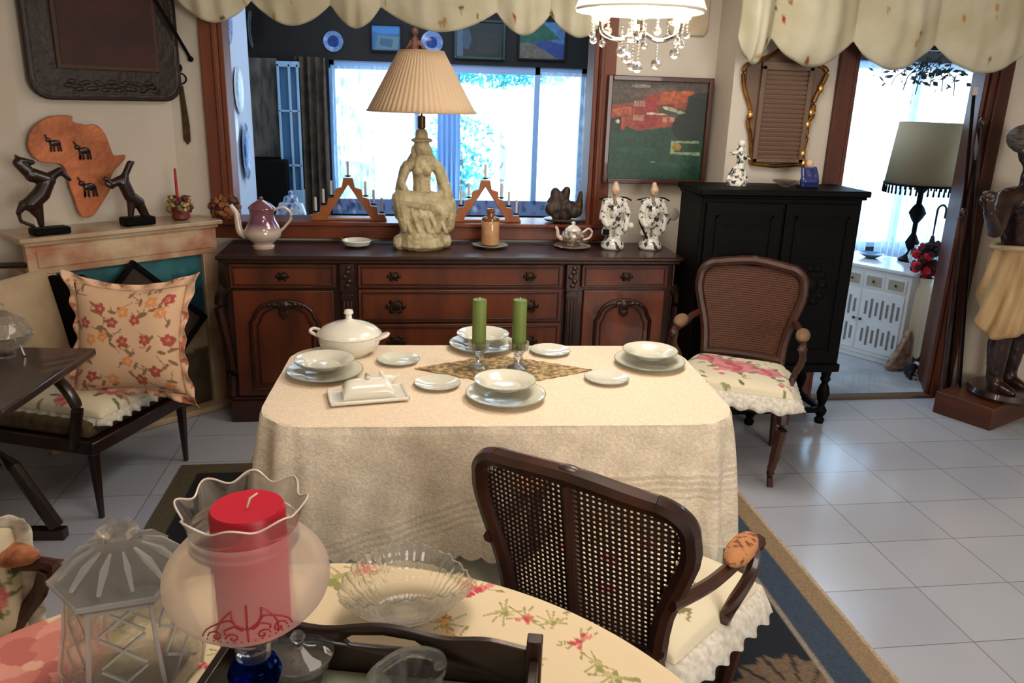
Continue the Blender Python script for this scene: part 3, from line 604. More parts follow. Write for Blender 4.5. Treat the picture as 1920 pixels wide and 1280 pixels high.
# two porcelain immortals
ROBE = mat('black_spotted_robe', (222, 218, 206), .25, col2=(50, 46, 50), scale=42, detail=4, lo=.53, hi=.60, coat=.3)
SKIN = mat('figurine_skin', (220, 186, 156), .4)
def immortal(label, x, y, mir, fan):
    t = thing('robed_figurine', label, 'figurine', (x, y, TS)); s_ = mir
    b = B().lathe([(.058, 0), (.065, .01), (.06, .03), (.045, .05), (.04, .06)], 20)
    b.cap((-.024, 0, .04), (-.026, 0, .15), .017, .024).cap((.026, 0, .04), (.024, 0, .15), .017, .024)
    b.cap((0, 0, .15), (0, 0, .22), .042, .040).cap((-.028, 0, .25), (.028, 0, .25), .026).ell((0, -.025, .2), (.034, .026, .04))
    b.cap((-.05, 0, .25), (-.066, -.02, .17), .020, .022).cap((-.066, -.02, .17), (-.045, -.045, .13), .020, .016)
    b.cap((.05, 0, .25), (.07, -.01, .19), .020, .020).cap((.07, -.01, .19), (.058, -.03, .11), .018, .014)
    b.cap((-.03, -.02, .14), (-.046, -.01, .09), .022, .022).cap((.03, -.01, .14), (.048, 0, .09), .020, .020)
    b.build('robe', ROBE, t, remesh=.0038, sm=1, disp=.004, dscale=.014)
    h = B().ell((0, -.004, .312), (.023, .025, .030)).ell((0, .004, .338), (.014, .014, .02)).ell((0, -.03, .312), (.005, .006, .008), 8).cap((0, 0, .27), (0, 0, .3), .013)
    h.build('head', SKIN, t, remesh=.003, sm=2)
    B().tube([(-.085, .01, .262), (-.03, .01, .272)], .0045, 6).tube([(.03, .01, .275), (.062, .01, .272), (.092, .01, .258)], .0045, 6).build('shoulder_sash', BLACKW, t)
    B().cap((-.012, -.03, .285), (-.004, -.036, .22), .008, .004, 8).build('beard', mat('beard_grey', (150, 140, 128), .7), t)
    if fan:
        B().ell((.115, -.01, .19), (.03, .006, .035)).build('fan', mat('fan_grey', (176, 170, 154), .5), t); B().tube([(.08, -.01, .13), (.115, -.012, .19)], .003, 6).build('fan_handle', BLACKW, t)
        B().tube([(-.075, -.02, .15), (-.03, -.045, .06)], .005, 6).build('staff', BLACKW, t)
    else:
        B().box((-.05, -.045, .095), (.03, .025, .03)).build('black_box', BLACKW, t, bevel=.002)
        B().ell((.085, -.035, .13), .018).build('scroll', CERAM, t)
    return t
immortal('white and black porcelain robed figure holding a dark box, beside the teapot', 1.115, 4.17, 1, False)
immortal('white and black porcelain robed figure raising a fan, at far right of sideboard', 1.325, 4.17, -1, True)
# ------------------------------------------------------------------ things on the serving window sill
ZS = .9755
def candle_bridge(label, x, y):
    t = thing('candle_arch', label, 'candle holder', (x, y, ZS)); OW = mat('honey_wood', (176, 104, 52), .4, col2=(140, 76, 36), scale=10, stretch=(1, 1, .3))
    o = [(-.20, 0), (-.125, 0), (0, .19), (.125, 0), (.20, 0), (.19, .035), (.155, .035), (.15, .075), (.115, .08), (.108, .115), (.075, .125), (.07, .165), (.035, .175), (.025, .225), (-.025, .225), (-.035, .175), (-.07, .165), (-.075, .125), (-.108, .115), (-.115, .08), (-.15, .075), (-.155, .035), (-.19, .035)]
    B().prism(o, .03).build('wooden_arch', OW, t, bevel=.003, smooth=False)
    B().bx(-.2, .2, -.004, .034, -.0, .012).build('base_bar', OW, t, bevel=.002)
    for i, (px_, z) in enumerate([(-.175, .035), (-.132, .078), (-.09, .122), (0, .225), (.09, .122), (.132, .078), (.175, .035)]):
        zz = z+.004
        cdl = B().lathe([(.0065, .008), (.0065, .082), (.0, .084)], 10, c=(px_, .015, zz)).build('candle', mat('small_candle', (216, 210, 198), .5), t)
        B().lathe([(.004, 0), (.015, .004), (.016, .008), (.008, .01)], 12, c=(px_, .015, zz)).build('drip_cup', BLACKW, cdl)
candle_bridge('triangular wooden candle arch on the sill, left of the goddess lamp', -.29, 4.39)
candle_bridge('triangular wooden candle arch on the sill, right of the goddess lamp', .445, 4.39)
dk = thing('dark_carving', 'dark brown carved figure group on a dish at right end of the sill', 'figurine', (.90, 4.42, ZS)); dk.scale = (1.25, 1, 1.35)
b = B(); R = random.Random(9)
for i in range(22): b.ell((R.uniform(-.07, .07), R.uniform(-.02, .02), R.uniform(.02, .09)), R.uniform(.016, .03), 8)
b.cap((-.04, 0, .08), (-.05, 0, .12), .034, .022).cap((-.01, 0, .1), (0, -.01, .13), .026, .018).cap((.06, 0, .06), (.065, 0, .12), .02, .01)
b.build('carved_body', mat('dark_carved_brown', (74, 52, 38), .5, col2=(26, 20, 18), scale=40), dk, remesh=.005, sm=1)
B().lathe([(.05, 0), (.09, .006), (.10, .014), (.09, .016), (0, .01)], 24).build('dish', mat('grey_brown_dish', (90, 74, 68), .3), dk)
tag(B().ell((0, 0, .017), (.018, .018, .017)).ell((.022, 0, .012), .012, 10).build('white_shell', CERAM), 'tiny white rounded ornament at the right corner of the sill', 'ornament').location = (1.075, 4.37, ZS)
wr = thing('dried_flower_ball', 'brown ball of dried flowers and cones at left end of the sill', 'dried flowers', (-.925, 4.365, .9755))
R = random.Random(2)
for k, (mm, nm) in enumerate(((mat('dry_brown', (120, 78, 54), .9), 'brown_petals'), (mat('dry_dark', (56, 42, 34), .9), 'cones'), (mat('dry_orange', (172, 106, 66), .9), 'orange_petals'))):
    b = B()
    for i in range(46):
        a, c_ = R.uniform(0, 2*PI), R.uniform(-1, 1); rr = .06*math.sqrt(1-c_*c_); b.gem((rr*math.cos(a)*1.15, rr*math.sin(a)*.6, .07+c_*.06), R.uniform(.010, .02))
    b.build(nm, mm, wr, smooth=False)
B().ell((0, 0, .06), (.055, .035, .06)).build('core', MC['dry_dark'], wr)
# china and dark objects just behind the sill on the left (in the sunroom)
tb = thing('side_table', 'dark sunroom side table carrying blue and white china behind the coffee pot', 'table', (-.78, 5.0, 0))
B().bx(-.2, .4, -.2, .2, .76, .79).build('top', mat('glassy_top', (120, 140, 156), .15), tb, bevel=.004)
for sx2 in (-.17, .37):
    for sy2 in (-.17, .17): B().bx(sx2-.02, sx2+.02, sy2-.02, sy2+.02, .004, .76).build('leg', BLACKW, tb)
BW = mat('delft_china', (190, 210, 230), .2, col2=(70, 100, 160), scale=24, lo=.45, hi=.6, coat=.4)
g = thing('ginger_jar', 'blue and white lidded ginger jar in the sunroom behind the coffee pot', 'jar', (-.68, 5.05, .79))
B().lathe([(.05, 0), (.085, .05), (.095, .12), (.07, .19), (.04, .2)], 24).build('body', BW, g); B().lathe([(.045, .2), (.04, .225), (.012, .24), (.012, .26), (0, .265)], 20).build('lid', BW, g)
g = thing('blue_bowl', 'dark blue and white bowl on sunroom side table beside candle arch', 'bowl', (-.47, 4.93, .79))
B().lathe([(.03, 0), (.04, .01), (.07, .05), (.075, .09), (.068, .09), (.04, .02), (0, .015)], 24).build('body', BW, g)
t_ = thing('tilted_tray', 'pale blue tray leaning on its edge behind the coffee pot', 'tray', (-.60, 4.80, .79))
B().box((0, 0, .11), (.30, .012, .05), ry=-.3).box((-.12, 0, .10), (.16, .012, .03), ry=.75).build('tray_panel', mat('pale_blue_plastic', (170, 205, 225), .2), t_, bevel=.003)
t_ = thing('dark_armchair', 'black high-backed chair silhouetted in the sunroom beneath the grey blind', 'chair', (-1.05, 6.1, 0))
B().bx(-.26, .2, -.2, .2, .3, .45).build('seat', BLACKW, t_, bevel=.02); B().bx(-.26, .2, .16, .24, .45, 1.14).build('backrest', BLACKW, t_, bevel=.02)
for a in (-.23, .17):
    for c_ in (-.17, .17): B().bx(a-.02, a+.02, c_-.02, c_+.02, .004, .3).build('leg', BLACKW, t_)
# ------------------------------------------------------------------ painting right of the window
cv = Canvas(200, 190, (18, 62, 44)); cv.poly([(0, 0), (1, 0), (1, .3), (0, .3)], (74, 62, 52)).poly([(.1, .1), (.6, .05), (.7, .12), (.2, .16)], (96, 76, 66)).ell(.3, .05, .1, .02, (130, 118, 110))
cv.poly([(0, .24), (.25, .22), (.45, .12), (.5, .1), (.95, .09), (.95, .3), (.7, .35), (.7, .44), (.3, .5), (.05, .42), (0, .36)], (140, 62, 38)).poly([(.02, .28), (.22, .26), (.22, .34), (.02, .35)], (170, 84, 48)).poly([(.10, .36), (.15, .36), (.16, .5), (.10, .49)], (166, 70, 40)).poly([(.5, .24), (.66, .22), (.68, .31), (.5, .31)], (110, 44, 30)).poly([(.5, .36), (.7, .35), (.7, .43), (.5, .44)], (160, 66, 44))
cv.poly([(.25, .2), (.45, .14), (.5, .45), (.28, .48)], (146, 44, 40)).poly([(.5, .1), (.85, .08), (.82, .2), (.52, .22)], (172, 84, 42)).poly([(0, .38), (.12, .36), (.12, .5), (0, .52)], (24, 44, 30))
for x, y in ((.24, .2), (.3, .2), (.24, .34), (.3, .34), (.55, .35), (.62, .35)): cv.poly([(x, y), (x+.05, y), (x+.05, y+.055), (x, y+.055)], (176, 130, 110))
cv.poly([(.38, .31), (.66, .32), (.66, .335), (.38, .33)], (206, 180, 160)).ell(.66, .30, .17, .045, (58, 70, 50), .15).ell(.62, .27, .08, .02, (180, 176, 140), .2).ell(.72, .3, .07, .015, (150, 160, 130), .2)
cv.poly([(.8, .14), (.9, .09), (1, .1), (1, .6), (.72, .55), (.7, .45), (.8, .3)], (20, 38, 28)).ell(.78, .45, .12, .14, (16, 34, 26)).ell(.9, .3, .12, .16, (14, 30, 22))
cv.poly([(.66, .6), (.95, .59), (.98, .75), (.66, .73)], (124, 150, 110)).poly([(.7, .62), (.98, .62), (.98, .71), (.7, .71)], (34, 60, 40)).ell(.72, .66, .05, .04, (150, 118, 50))
cv.ell(.08, .41, .02, .02, (220, 200, 180)).ell(.48, .82, .03, .006, (110, 150, 120)).ell(.3, .7, .2, .03, (22, 74, 54)).ell(.7, .85, .2, .03, (24, 70, 52)).noise(.45, 45, 5)
picture('framed_painting', 'painting of red house above green lawn in thin dark frame, right of window', 1.075, 1.655, 1.205, 1.765, YW-.04, cv, mat('dark_red_frame', (70, 36, 24), .35, coat=.3), .026, .03, 150, 140, 'painting', .5)
tag(B().prism([(x_, z_) for x_, z_ in [(-.11, .03), (-.09, 0), (.09, 0), (.11, .03), (.11, .3), (-.11, .3)]], .02).build('wall_plaque', mat('cream_plaque', (206, 190, 164), .6, col2=(190, 170, 140), scale=12), bevel=.008), 'cream wall plaque partly cut off at the top, behind the chandelier', 'plaque').location = (1.50, YW-.022, 1.975)
# ------------------------------------------------------------------ gilt mirror, its reflection of shutters modelled as a brown slatted panel
YM = 4.12
mi = thing('wall_mirror', 'wavy gilt framed wall mirror with modelled shutter reflection above the black cabinet', 'mirror', (1.945, YM, 1.33))
ml = [(-.21, .50), (-.225, .47), (-.215, .40), (-.19, .34), (-.165, .28), (-.175, .23), (-.155, .17), (-.14, .10), (-.13, .01)]
mr_ = [(.16, .01), (.15, .08), (.16, .15), (.155, .22), (.18, .27), (.175, .33), (.20, .40), (.225, .47), (.21, .50)]
B().tube(smooth_path([(x, -.02, z) for x, z in ml], 4), .011, 8).tube(smooth_path([(x, -.02, z) for x, z in mr_], 4), .013, 8).tube([(-.13, -.02, .012), (0, -.02, .0), (.16, -.02, .012)], .011, 8).tube(smooth_path([(-.21, -.02, .50), (-.10, -.02, .54), (0, -.02, .60), (.1, -.02, .54), (.21, -.02, .50)], 4), .011).build('gilt_frame', GOLD, mi)
for (x, z) in ((.155, .22), (.165, .28), (.20, .40), (-.165, .26), (.16, .02), (.15, .07)): B().ell((x, -.028, z), (.017, .012, .026), 8).build('gilt_leaf', mat('bright_gold', (214, 156, 84), .25, metal=.9), mi)
lo = [(x, z) for x, z in ml[::-1]]+[(x, z) for x, z in mr_[::-1]][::-1]
lo = [(-.13, .012), (.16, .012), (.15, .1), (.155, .22), (.175, .33), (.2, .42), (.205, .5), (0, .58), (-.205, .5), (-.2, .40), (-.165, .3), (-.155, .2)]
B().prism(lo, .012).build('backing', mat('reflected_shutter_brown', (112, 88, 70), .5), mi, smooth=False).location = (0, -.014, 0)
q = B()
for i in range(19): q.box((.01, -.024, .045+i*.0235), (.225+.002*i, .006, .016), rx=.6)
q.build('reflected_louvres', mat('reflected_louvre_brown', (136, 108, 90), .35), mi)
q = B().bx(-.13, -.105, -.036, -.014, .02, .50).bx(.125, .15, -.036, -.014, .02, .5).bx(-.13, .15, -.036, -.014, .02, .04).bx(-.13, .15, -.036, -.014, .48, .52)
q.build('inner_frame', MC['reflected_shutter_brown'], mi, bevel=.003)
# ------------------------------------------------------------------ black cabinet
bc = thing('black_cabinet', 'tall black carved cabinet standing on turned legs left of the doorway', 'cabinet', (1.855, 3.90, 0))
B().bx(-.42, .41, -.155, .16, .30, 1.215).build('body', BLACKW, bc, bevel=.006)
B().bx(-.44, .435, -.185, .17, 1.215, 1.245).bx(-.43, .425, -.17, .16, 1.2, 1.215).build('top', BLACKW, bc, bevel=.006)
B().bx(-.43, .42, -.17, .16, .30, .345).build('lower_moulding', BLACKW, bc, bevel=.008)
for s_ in (0, 1):
    x0, x1 = (-.40, -.008) if s_ == 0 else (.008, .39)
    d = B().bx(x0, x1, -.172, -.15, .36, 1.18).build('door', BLACKW, bc, bevel=.004)
    f = B()
    for a in ((x0+.05, x1-.05, .42, .43), (x0+.05, x1-.05, 1.11, 1.12), (x0+.05, x0+.06, .42, 1.12), (x1-.06, x1-.05, .42, 1.12), (x0+.09, x1-.09, .9, .907), (x0+.09, x1-.09, 1.07, 1.077)): f.bx(a[0], a[1], -.18, -.165, a[2], a[3])
    xm = (x0+x1)/2
    for k in range(10): f.ell((xm+.06*math.cos(k*PI/5), -.172, .77+.09*math.sin(k*PI/5)), (.022, .006, .018), 8)
    f.ell((xm, -.172, .77), (.03, .009, .04)); f.build('carved_panel', BLACKW, d)
    B().ell((-.02 if s_ == 0 else .02, -.185, .78), .011, 10).build('knob', mat('dark_bronze', (48, 34, 24), .4, metal=.7), d)
LEGP = [(.022, 0), (.028, .02), (.016, .035), (.03, .06), (.032, .075), (.016, .10), (.026, .13), (.034, .17), (.026, .205), (.016, .23), (.028, .25), (.022, .265), (.03, .30)]
for x in (-.38, .0-.03, .37):
    for y in (-.13, .13):
        if x == -.03 and y > 0: continue
        B().lathe(LEGP, 14, c=(x, y, 0)).build('leg', BLACKW, bc)
B().bx(-.38, .37, -.145, -.115, .06, .09).bx(-.38, .37, .115, .145, .06, .09).bx(-.395, -.365, -.13, .13, .06, .09).bx(.355, .385, -.13, .13, .06, .09).build('stretcher', BLACKW, bc, bevel=.004)
ar = [(.06, .30)]+[(.19+.13*math.cos(PI-a*PI/8), .215+.06*math.sin(a*PI/8)) for a in range(9)]+[(.32, .3)]
ZC = 1.246
fg = thing('porcelain_figurine', 'white and black porcelain dancing figurine at left on the black cabinet', 'figurine', (1.665, 3.90, ZC))
b = B(); R = random.Random(12)
b.lathe([(.05, 0), (.05, .02), (.03, .04)], 16).cap((0, 0, .03), (.01, 0, .12), .028, .022).cap((.01, 0, .12), (.0, 0, .17), .022, .02).ell((.005, 0, .205), .020).cap((0, 0, .165), (-.05, 0, .155), .009).cap((.01, 0, .165), (.05, 0, .13), .009).cap((-.02, 0, .08), (-.05, -.01, .03), .015).cap((.03, 0, .07), (.045, 0, .02), .014)
b.build('body', ROBE, fg, remesh=.004, sm=1)
fg = thing('blue_figurine', 'small dark blue seated figurine at right on the black cabinet', 'figurine', (2.04, 3.90, ZC))
B().ell((0, 0, .05), (.036, .03, .05)).cap((-.03, -.02, .03), (.03, -.02, .03), .022).cap((-.03, 0, .09), (-.035, -.02, .05), .013).cap((.03, 0, .09), (.035, -.02, .05), .013).bx(-.045, .045, -.035, .035, 0, .015).build('body', mat('cobalt_glaze', (44, 54, 110), .25, coat=.5), fg, remesh=.004, sm=1)
B().ell((0, 0, .115), (.018, .018, .022)).build('head', SKIN, fg)
tag(B().lathe([(.02, 0), (.025, .005), (.06, .02), (.068, .03), (.06, .028), (.02, .012), (0, .012)], 24, lob=12).build('glass_dish', CRYSP), 'small clear glass dish on the black cabinet beside the blue figurine', 'dish').location = (1.925, 3.90, ZC)
# ------------------------------------------------------------------ valances
def valance(name, label, cus, zb, zc, zt, y, amp, seed, nv=36, face=0):
    cv = Canvas(900, 160, (212, 206, 180)); cv.asp = (cus[-1]-cus[0])/(zt-zb); R = random.Random(seed)
    for i in range(int((cus[-1]-cus[0])*16)):
        x, y_ = R.random(), R.random(); c_ = R.choice([(176, 66, 40), (150, 100, 46), (110, 84, 48), (196, 150, 90), (96, 60, 40)])
        cv.line([(x, y_), (x+R.uniform(-.012, .012), y_+R.uniform(.04, .12))], .004, (170, 168, 120)); a = R.uniform(0, 3)
        for k in range(3): cv.ell(x+.0015*math.cos(a+k*2), y_+.01*math.sin(a+k*2), .018, .012, c_, a+k)
    W = cus[-1]-cus[0]
    def f(u, v):
        x = cus[0]+u*W
        for i in range(len(cus)-1):
            if x <= cus[i+1] or i == len(cus)-2: t_ = min(1, max(0, (x-cus[i])/(cus[i+1]-cus[i]))); break
        s_ = math.sin(PI*t_)**.9 if 0 < t_ < 1 else 0
        z = lerp(zt, lerp(zc, zb, s_), v)
        bulge = amp*s_*math.sin(PI*min(1, v*1.02))**.6*(.3+.7*v)
        fold = .006*math.sin(x*60+2*math.sin(v*3))*(1-v*.5)+.012*math.cos(PI*2*t_*3)*v*v*s_
        pull = .02*(1-s_)*v
        return (x, y-bulge-fold+pull, z)
    return tag(B().grid(f, int(W*120), nv, col=cv.at).build(name, mat('valance_cotton', (255, 255, 255), .85, attr=True, col2=(236, 232, 220), scale=6), solid=.002), label, 'curtain')
valance('balloon_valance', 'cream balloon valance with small leaf sprigs across top of the serving window', [-1.06, -.71, -.34, -.10, .47, .74, 1.04], 1.935, 2.04, 2.45, 4.24, .06, 3)
valance('balloon_valance', 'cream balloon valance with red sprigs hanging over the mirror and doorway', [1.62, 1.79, 2.22, 2.66, 3.20], 1.825, 1.955, 2.45, 3.96, .10, 8)
# ================================================================== CORNER FIREPLACE
# local frame on the breast plane: x = along the wall (u), -y = towards the room, z up
MARBM = mat('beige_marble', (200, 178, 146), .3, col2=(168, 132, 104), scale=5, detail=8, coat=.2)
fp = thing('corner_fireplace', 'beige marble corner fireplace mantel under the copper Africa plaque', 'fireplace', BP, BRZ)
B().bx(-.86, .07, -.29, 0, .98, 1.0).bx(-.84, .055, -.27, 0, .962, .98).build('mantel_shelf', MARBM, fp, bevel=.004)
B().bx(-.83, .05, -.25, -.21, .83, .962).bx(-.79, .02, -.256, -.25, .86, .935).build('frieze', mat('pink_veined_marble', (212, 190, 156), .3, col2=(176, 120, 92), scale=7, detail=8), fp, bevel=.003)
B().bx(-.03, .05, -.25, 0, 0, .83).build('jamb', MARBM, fp, bevel=.004); B().bx(-.83, -.72, -.25, 0, 0, .83).build('jamb', MARBM, fp, bevel=.004)
B().bx(-.72, -.02, -.06, -.03, 0, .83).build('fireback', mat('soot_brown', (70, 60, 50), .9), fp)
B().bx(-.86, .06, -.30, 0, .001, .03).build('hearth', MARBM, fp, bevel=.004)
cv = Canvas(120, 90, (34, 84, 94)); cv.poly([(0, 0), (1, 0), (1, .12), (0, .2)], (54, 110, 116)).poly([(0, .3), (1, .22), (1, .5), (0, .55)], (26, 62, 72)).poly([(0, .55), (1, .42), (1, .7), (0, .8)], (150, 132, 104)).poly([(0, .78), (1, .62), (1, 1), (0, 1)], (84, 72, 54)).noise(.4, 20)
fsx = thing('fire_screen', 'painted seascape fire screen filling the fireplace opening', 'fire screen', BP+BN*.21, BRZ)
B().bx(-.72, -.02, -.01, 0, .04, .85).build('board', PAN, fsx)
B().grid(lambda u, v: (lerp(-.715, -.025, u), -.012, lerp(.845, .04, v)), 60, 50, col=cv.at).build('painted_panel', MC['paint_gloss'], fsx, smooth=False, recalc=False)
# dark wooden pointed board leaning in front (tilted)
tb_ = thing('tilted_wooden_tray', 'dark square wooden tray standing on its corner behind the floral cushion', 'tray', BP+BU*(-.40)+BN*.36, BRZ, rx=-.10)
B().box((0, 0, .53), (.44, .02, .44), ry=PI/4).build('board', mat('dark_tray_wood', (58, 38, 28), .5, col2=(42, 28, 20), scale=6), tb_)
q = B()
for k in range(4):
    a = k*PI/2+PI/4; q.box((.22*math.cos(a), -.012, .53+.22*math.sin(a)), (.025, .03, .46), ry=-a)
q.build('rim', BLACKW, tb_, bevel=.003)
# picture on the breast
LE = mat('embossed_leather', (48, 32, 24), .45, col2=(32, 22, 16), scale=18, bump=.6, bscale=30)
lp = thing('leather_picture', 'large dark embossed leather frame with brown centre hanging over the fireplace', 'picture', BP+BN*.01, BRZ)
lx0, lx1, lz0, lz1 = -.66, .035, 1.565, 2.10
def rr(x0, x1, z0, z1, r, n=6):
    o = []
    for cx, cz, a0 in ((x1-r, z0+r, -PI/2), (x1-r, z1-r, 0), (x0+r, z1-r, PI/2), (x0+r, z0+r, PI)):
        for k in range(n+1): o.append((cx+r*math.cos(a0+k*PI/2/n), cz+r*math.sin(a0+k*PI/2/n)))
    return o
B().prism(rr(lx0, lx1, lz0, lz1, .09), .03, Matrix.Translation((0, -.05, 0))).build('leather_frame', LE, lp, bevel=.008)
q = B(); q.tube([(x, -.046, z) for x, z in rr(lx0+.02, lx1-.02, lz0+.02, lz1-.02, .08)], .012, 8, True, flat=.7, up=(0, 1, 0))
for k in range(26):
    t__ = k/25; q.ell((lerp(-.5, -.1, t__), -.055, 1.63+.018*math.sin(k*1.7)), (.020, .005, .010), 8)
    if False: q.ell((lx0+.05+.012*math.sin(k), -.055, lerp(1.62, 2.05, t__)), (.010, .005, .018), 8); q.ell((lx1-.05+.012*math.sin(k), -.055, lerp(1.62, 2.05, t__)), (.010, .005, .018), 8)
q.build('embossed_border', LE, lp)
B().bx(-.54, -.075, -.062, -.05, 1.70, 2.06).build('inner_mount', mat('brown_leather', (72, 46, 32), .6), lp, bevel=.003)
B().bx(-.52, -.095, -.066, -.06, 1.72, 2.05).build('leather_panel', mat('oxblood_leather', (66, 24, 16), .6, col2=(48, 18, 12), scale=8), lp)
q = B().tube([(-.10, -.09, 2.06), (.0, -.09, 1.90), (.075, -.09, 1.77)], .008, 6).ell((.075, -.09, 1.77), .014, 8).bx(-.13, -.05, -.10, -.085, 2.03, 2.05)
o = q.build('ornamental_sword', BLACKW); o.location = BP; o.rotation_euler = (0, 0, BRZ); tag(o, 'thin dark sword slanting across the upper right corner of the leather frame', 'sword')
# Africa shaped copper plaque
af = [(52, 262), (58, 243), (78, 225), (100, 217), (134, 217), (136, 228), (160, 234), (180, 234), (196, 250), (206, 275), (214, 292), (233, 290), (232, 300), (212, 322), (205, 345), (208, 352), (196, 372), (186, 388), (172, 405), (155, 407), (146, 395), (138, 370), (130, 350), (126, 330), (118, 312), (105, 306), (78, 304), (60, 292), (52, 275)]
af = smooth_path([(a, b__, 0) for a, b__ in af], 3, True)
afp = thing('africa_plaque', 'copper plaque cut in the shape of Africa standing against the chimney breast', 'plaque', BP+BN*.05, BRZ)
AP = [pb(p.x, p.y, .05) for p in af]
COP = mat('copper', (206, 122, 78), .42, metal=.35, col2=(150, 84, 52), scale=5, bump=.3, bscale=40)
B().prism([(a, z) for a, z in AP], .012, Matrix.Translation((0, -.006, 0))).build('copper_sheet', COP, afp, bevel=.004)
for nm, c_, s_ in (('gazelle_relief', (103, 268), 1), ('rhino_relief', (158, 282), 1.1), ('elephant_relief', (168, 350), 1.25)):
    a, z = pb(c_[0], c_[1], .06); q = B()
    q.ell((a, -.012, z), (.024*s_, .007, .014*s_)).ell((a-.026*s_, -.012, z+.014*s_), (.012*s_, .006, .010*s_), 8)
    for k in (-.018, -.006, .010, .02): q.cap((a+k*s_, -.012, z-.005), (a+k*s_*1.15, -.012, z-.034*s_), .0042*s_, None, 6)
    q.cap((a-.03*s_, -.012, z+.02*s_), (a-.038*s_, -.012, z+.036*s_), .003, None, 6); q.build(nm, DARKW, afp)
# carved animals; traced as limbs in photo pixels then set on the mantel
def carved(name, label, off, limbs, base, sc_=.0026):
    (a, z) = pb(base[0], base[1], off); t = thing(name, label, 'figurine', BP+BU*a+BN*off+Vector((0, 0, 1.001)), BRZ)
    b = B()
    for x0, y0, r0, x1, y1, r1 in limbs:
        b.cap(((x0-base[0])*sc_, 0, (base[1]-y0)*sc_), ((x1-base[0])*sc_, .0, (base[1]-y1)*sc_), r0*sc_, r1*sc_, 10)
    b.build('carved_body', DARKW, t, remesh=.0035, sm=2)
    return t
EB = [(63, 315, 7, 82, 318, 4), (60, 318, 8, 78, 338, 11), (78, 338, 12, 103, 348, 11), (103, 345, 9, 122, 333, 6), (122, 333, 5, 135, 348, 4), (118, 335, 5, 128, 340, 4), (100, 350, 12, 88, 370, 14), (88, 370, 14, 70, 385, 13), (70, 385, 11, 80, 408, 5), (60, 385, 8, 50, 398, 4), (50, 398, 3.5, 52, 412, 3), (52, 412, 3, 70, 422, 3), (80, 385, 9, 82, 420, 5), (62, 312, 4, 58, 306, 2)]
t = carved('carved_antelope', 'dark carved wooden rearing animal bookend at left end of the mantel', .22, EB, (92, 437))
B().bx(-.07, .08, -.04, .04, 0, .03).build('base_block', BLACKW, t, bevel=.006)
EG = [(256, 312, 6, 246, 330, 6), (246, 330, 6, 240, 345, 11), (238, 340, 9, 222, 345, 7), (222, 345, 5, 210, 336, 4), (220, 350, 5, 210, 345, 3), (242, 348, 11, 250, 370, 11), (250, 370, 11, 264, 382, 11), (264, 382, 9, 272, 408, 5), (252, 375, 9, 247, 408, 4.5), (268, 385, 7, 280, 408, 3), (258, 312, 4, 262, 310, 3)]
t = carved('carved_antelope', 'dark carved wooden animal with upstretched neck, right of the Africa plaque', .20, EG, (258, 422))
B().bx(-.07, .075, -.04, .04, 0, .04).build('base_block', BLACKW, t, bevel=.008)
# candle with flowers on the mantel
(a, z) = pb(340, 412, .17)
cf = thing('flower_candle', 'thin red candle rising from a ring of dried flowers at right end of mantel', 'candle', BP+BU*a+BN*.17+Vector((0, 0, 1.001)), BRZ)
B().lathe([(.03, 0), (.045, .01), (.04, .06), (.03, .065)], 18).build('red_pot', mat('dark_red_pot', (110, 44, 32), .5), cf)
B().lathe([(.008, .06), (.006, .25), (0, .255)], 10, c=(-.01, 0, 0)).build('red_candle', mat('red_wax_thin', (176, 28, 34), .4), cf)
R = random.Random(4)
for nm, m in (('cream_flowers', mat('cream_petals', (206, 176, 126), .8)), ('dark_berries', mat('dark_berries', (96, 36, 30), .6)), ('green_sprigs', mat('olive_sprig', (120, 110, 62), .8))):
    b = B()
    for i in range(24): an = R.uniform(0, 2*PI); b.gem((.05*math.cos(an)*R.uniform(.5, 1.2), .04*math.sin(an), R.uniform(.035, .11)), R.uniform(.008, .016))
    b.build(nm, m, cf, smooth=False)
# serving fork / knife ornament on wall strip
kn = thing('hanging_ornament', 'brass ring and long blade ornament hanging on the wall beside the window frame', 'ornament', (-1.095, YW-.012, 1.355)); kn.scale = (1.15, 1, .93)
B().ell((0, 0, .40), (.014, .008, .022)).build('knob', BLACKW, kn)
B().tube([(.026*math.cos(k*PI/12), 0, .345+.028*math.sin(k*PI/12)) for k in range(24)], .0035, 6, True, up=(0, 1, 0)).build('ring', BLACKW, kn)
B().prism([(-.008, .31), (.010, .31), (.016, .22), (.024, .10), (.022, .02), (.008, .0), (-.008, .03), (-.006, .14)], .008).build('blade', mat('tarnished_brass', (92, 74, 46), .45, metal=.6, col2=(60, 46, 30), scale=20), kn, bevel=.002)
tag(B().ell((0, 0, 0), (.02, .05, .04)).build('wall_mask', BLACKW), 'small dark carved mask partly cut off at the left edge of the photo', 'mask').location = (-1.93, 3.62, 1.56)
# ================================================================== LEFT ARMCHAIR
A_ = Vector((-1.19, 3.01, 0)); B_ = Vector((-1.0, 3.5, 0)); fx = (B_-A_).normalized(); back_dir = Vector((-fx.y, fx.x, 0))  # towards the back
ac = thing('lounge_armchair', 'dark framed lounge armchair with cream upholstered back near the fireplace', 'armchair', (A_+B_)/2, math.atan2(fx.y, fx.x))
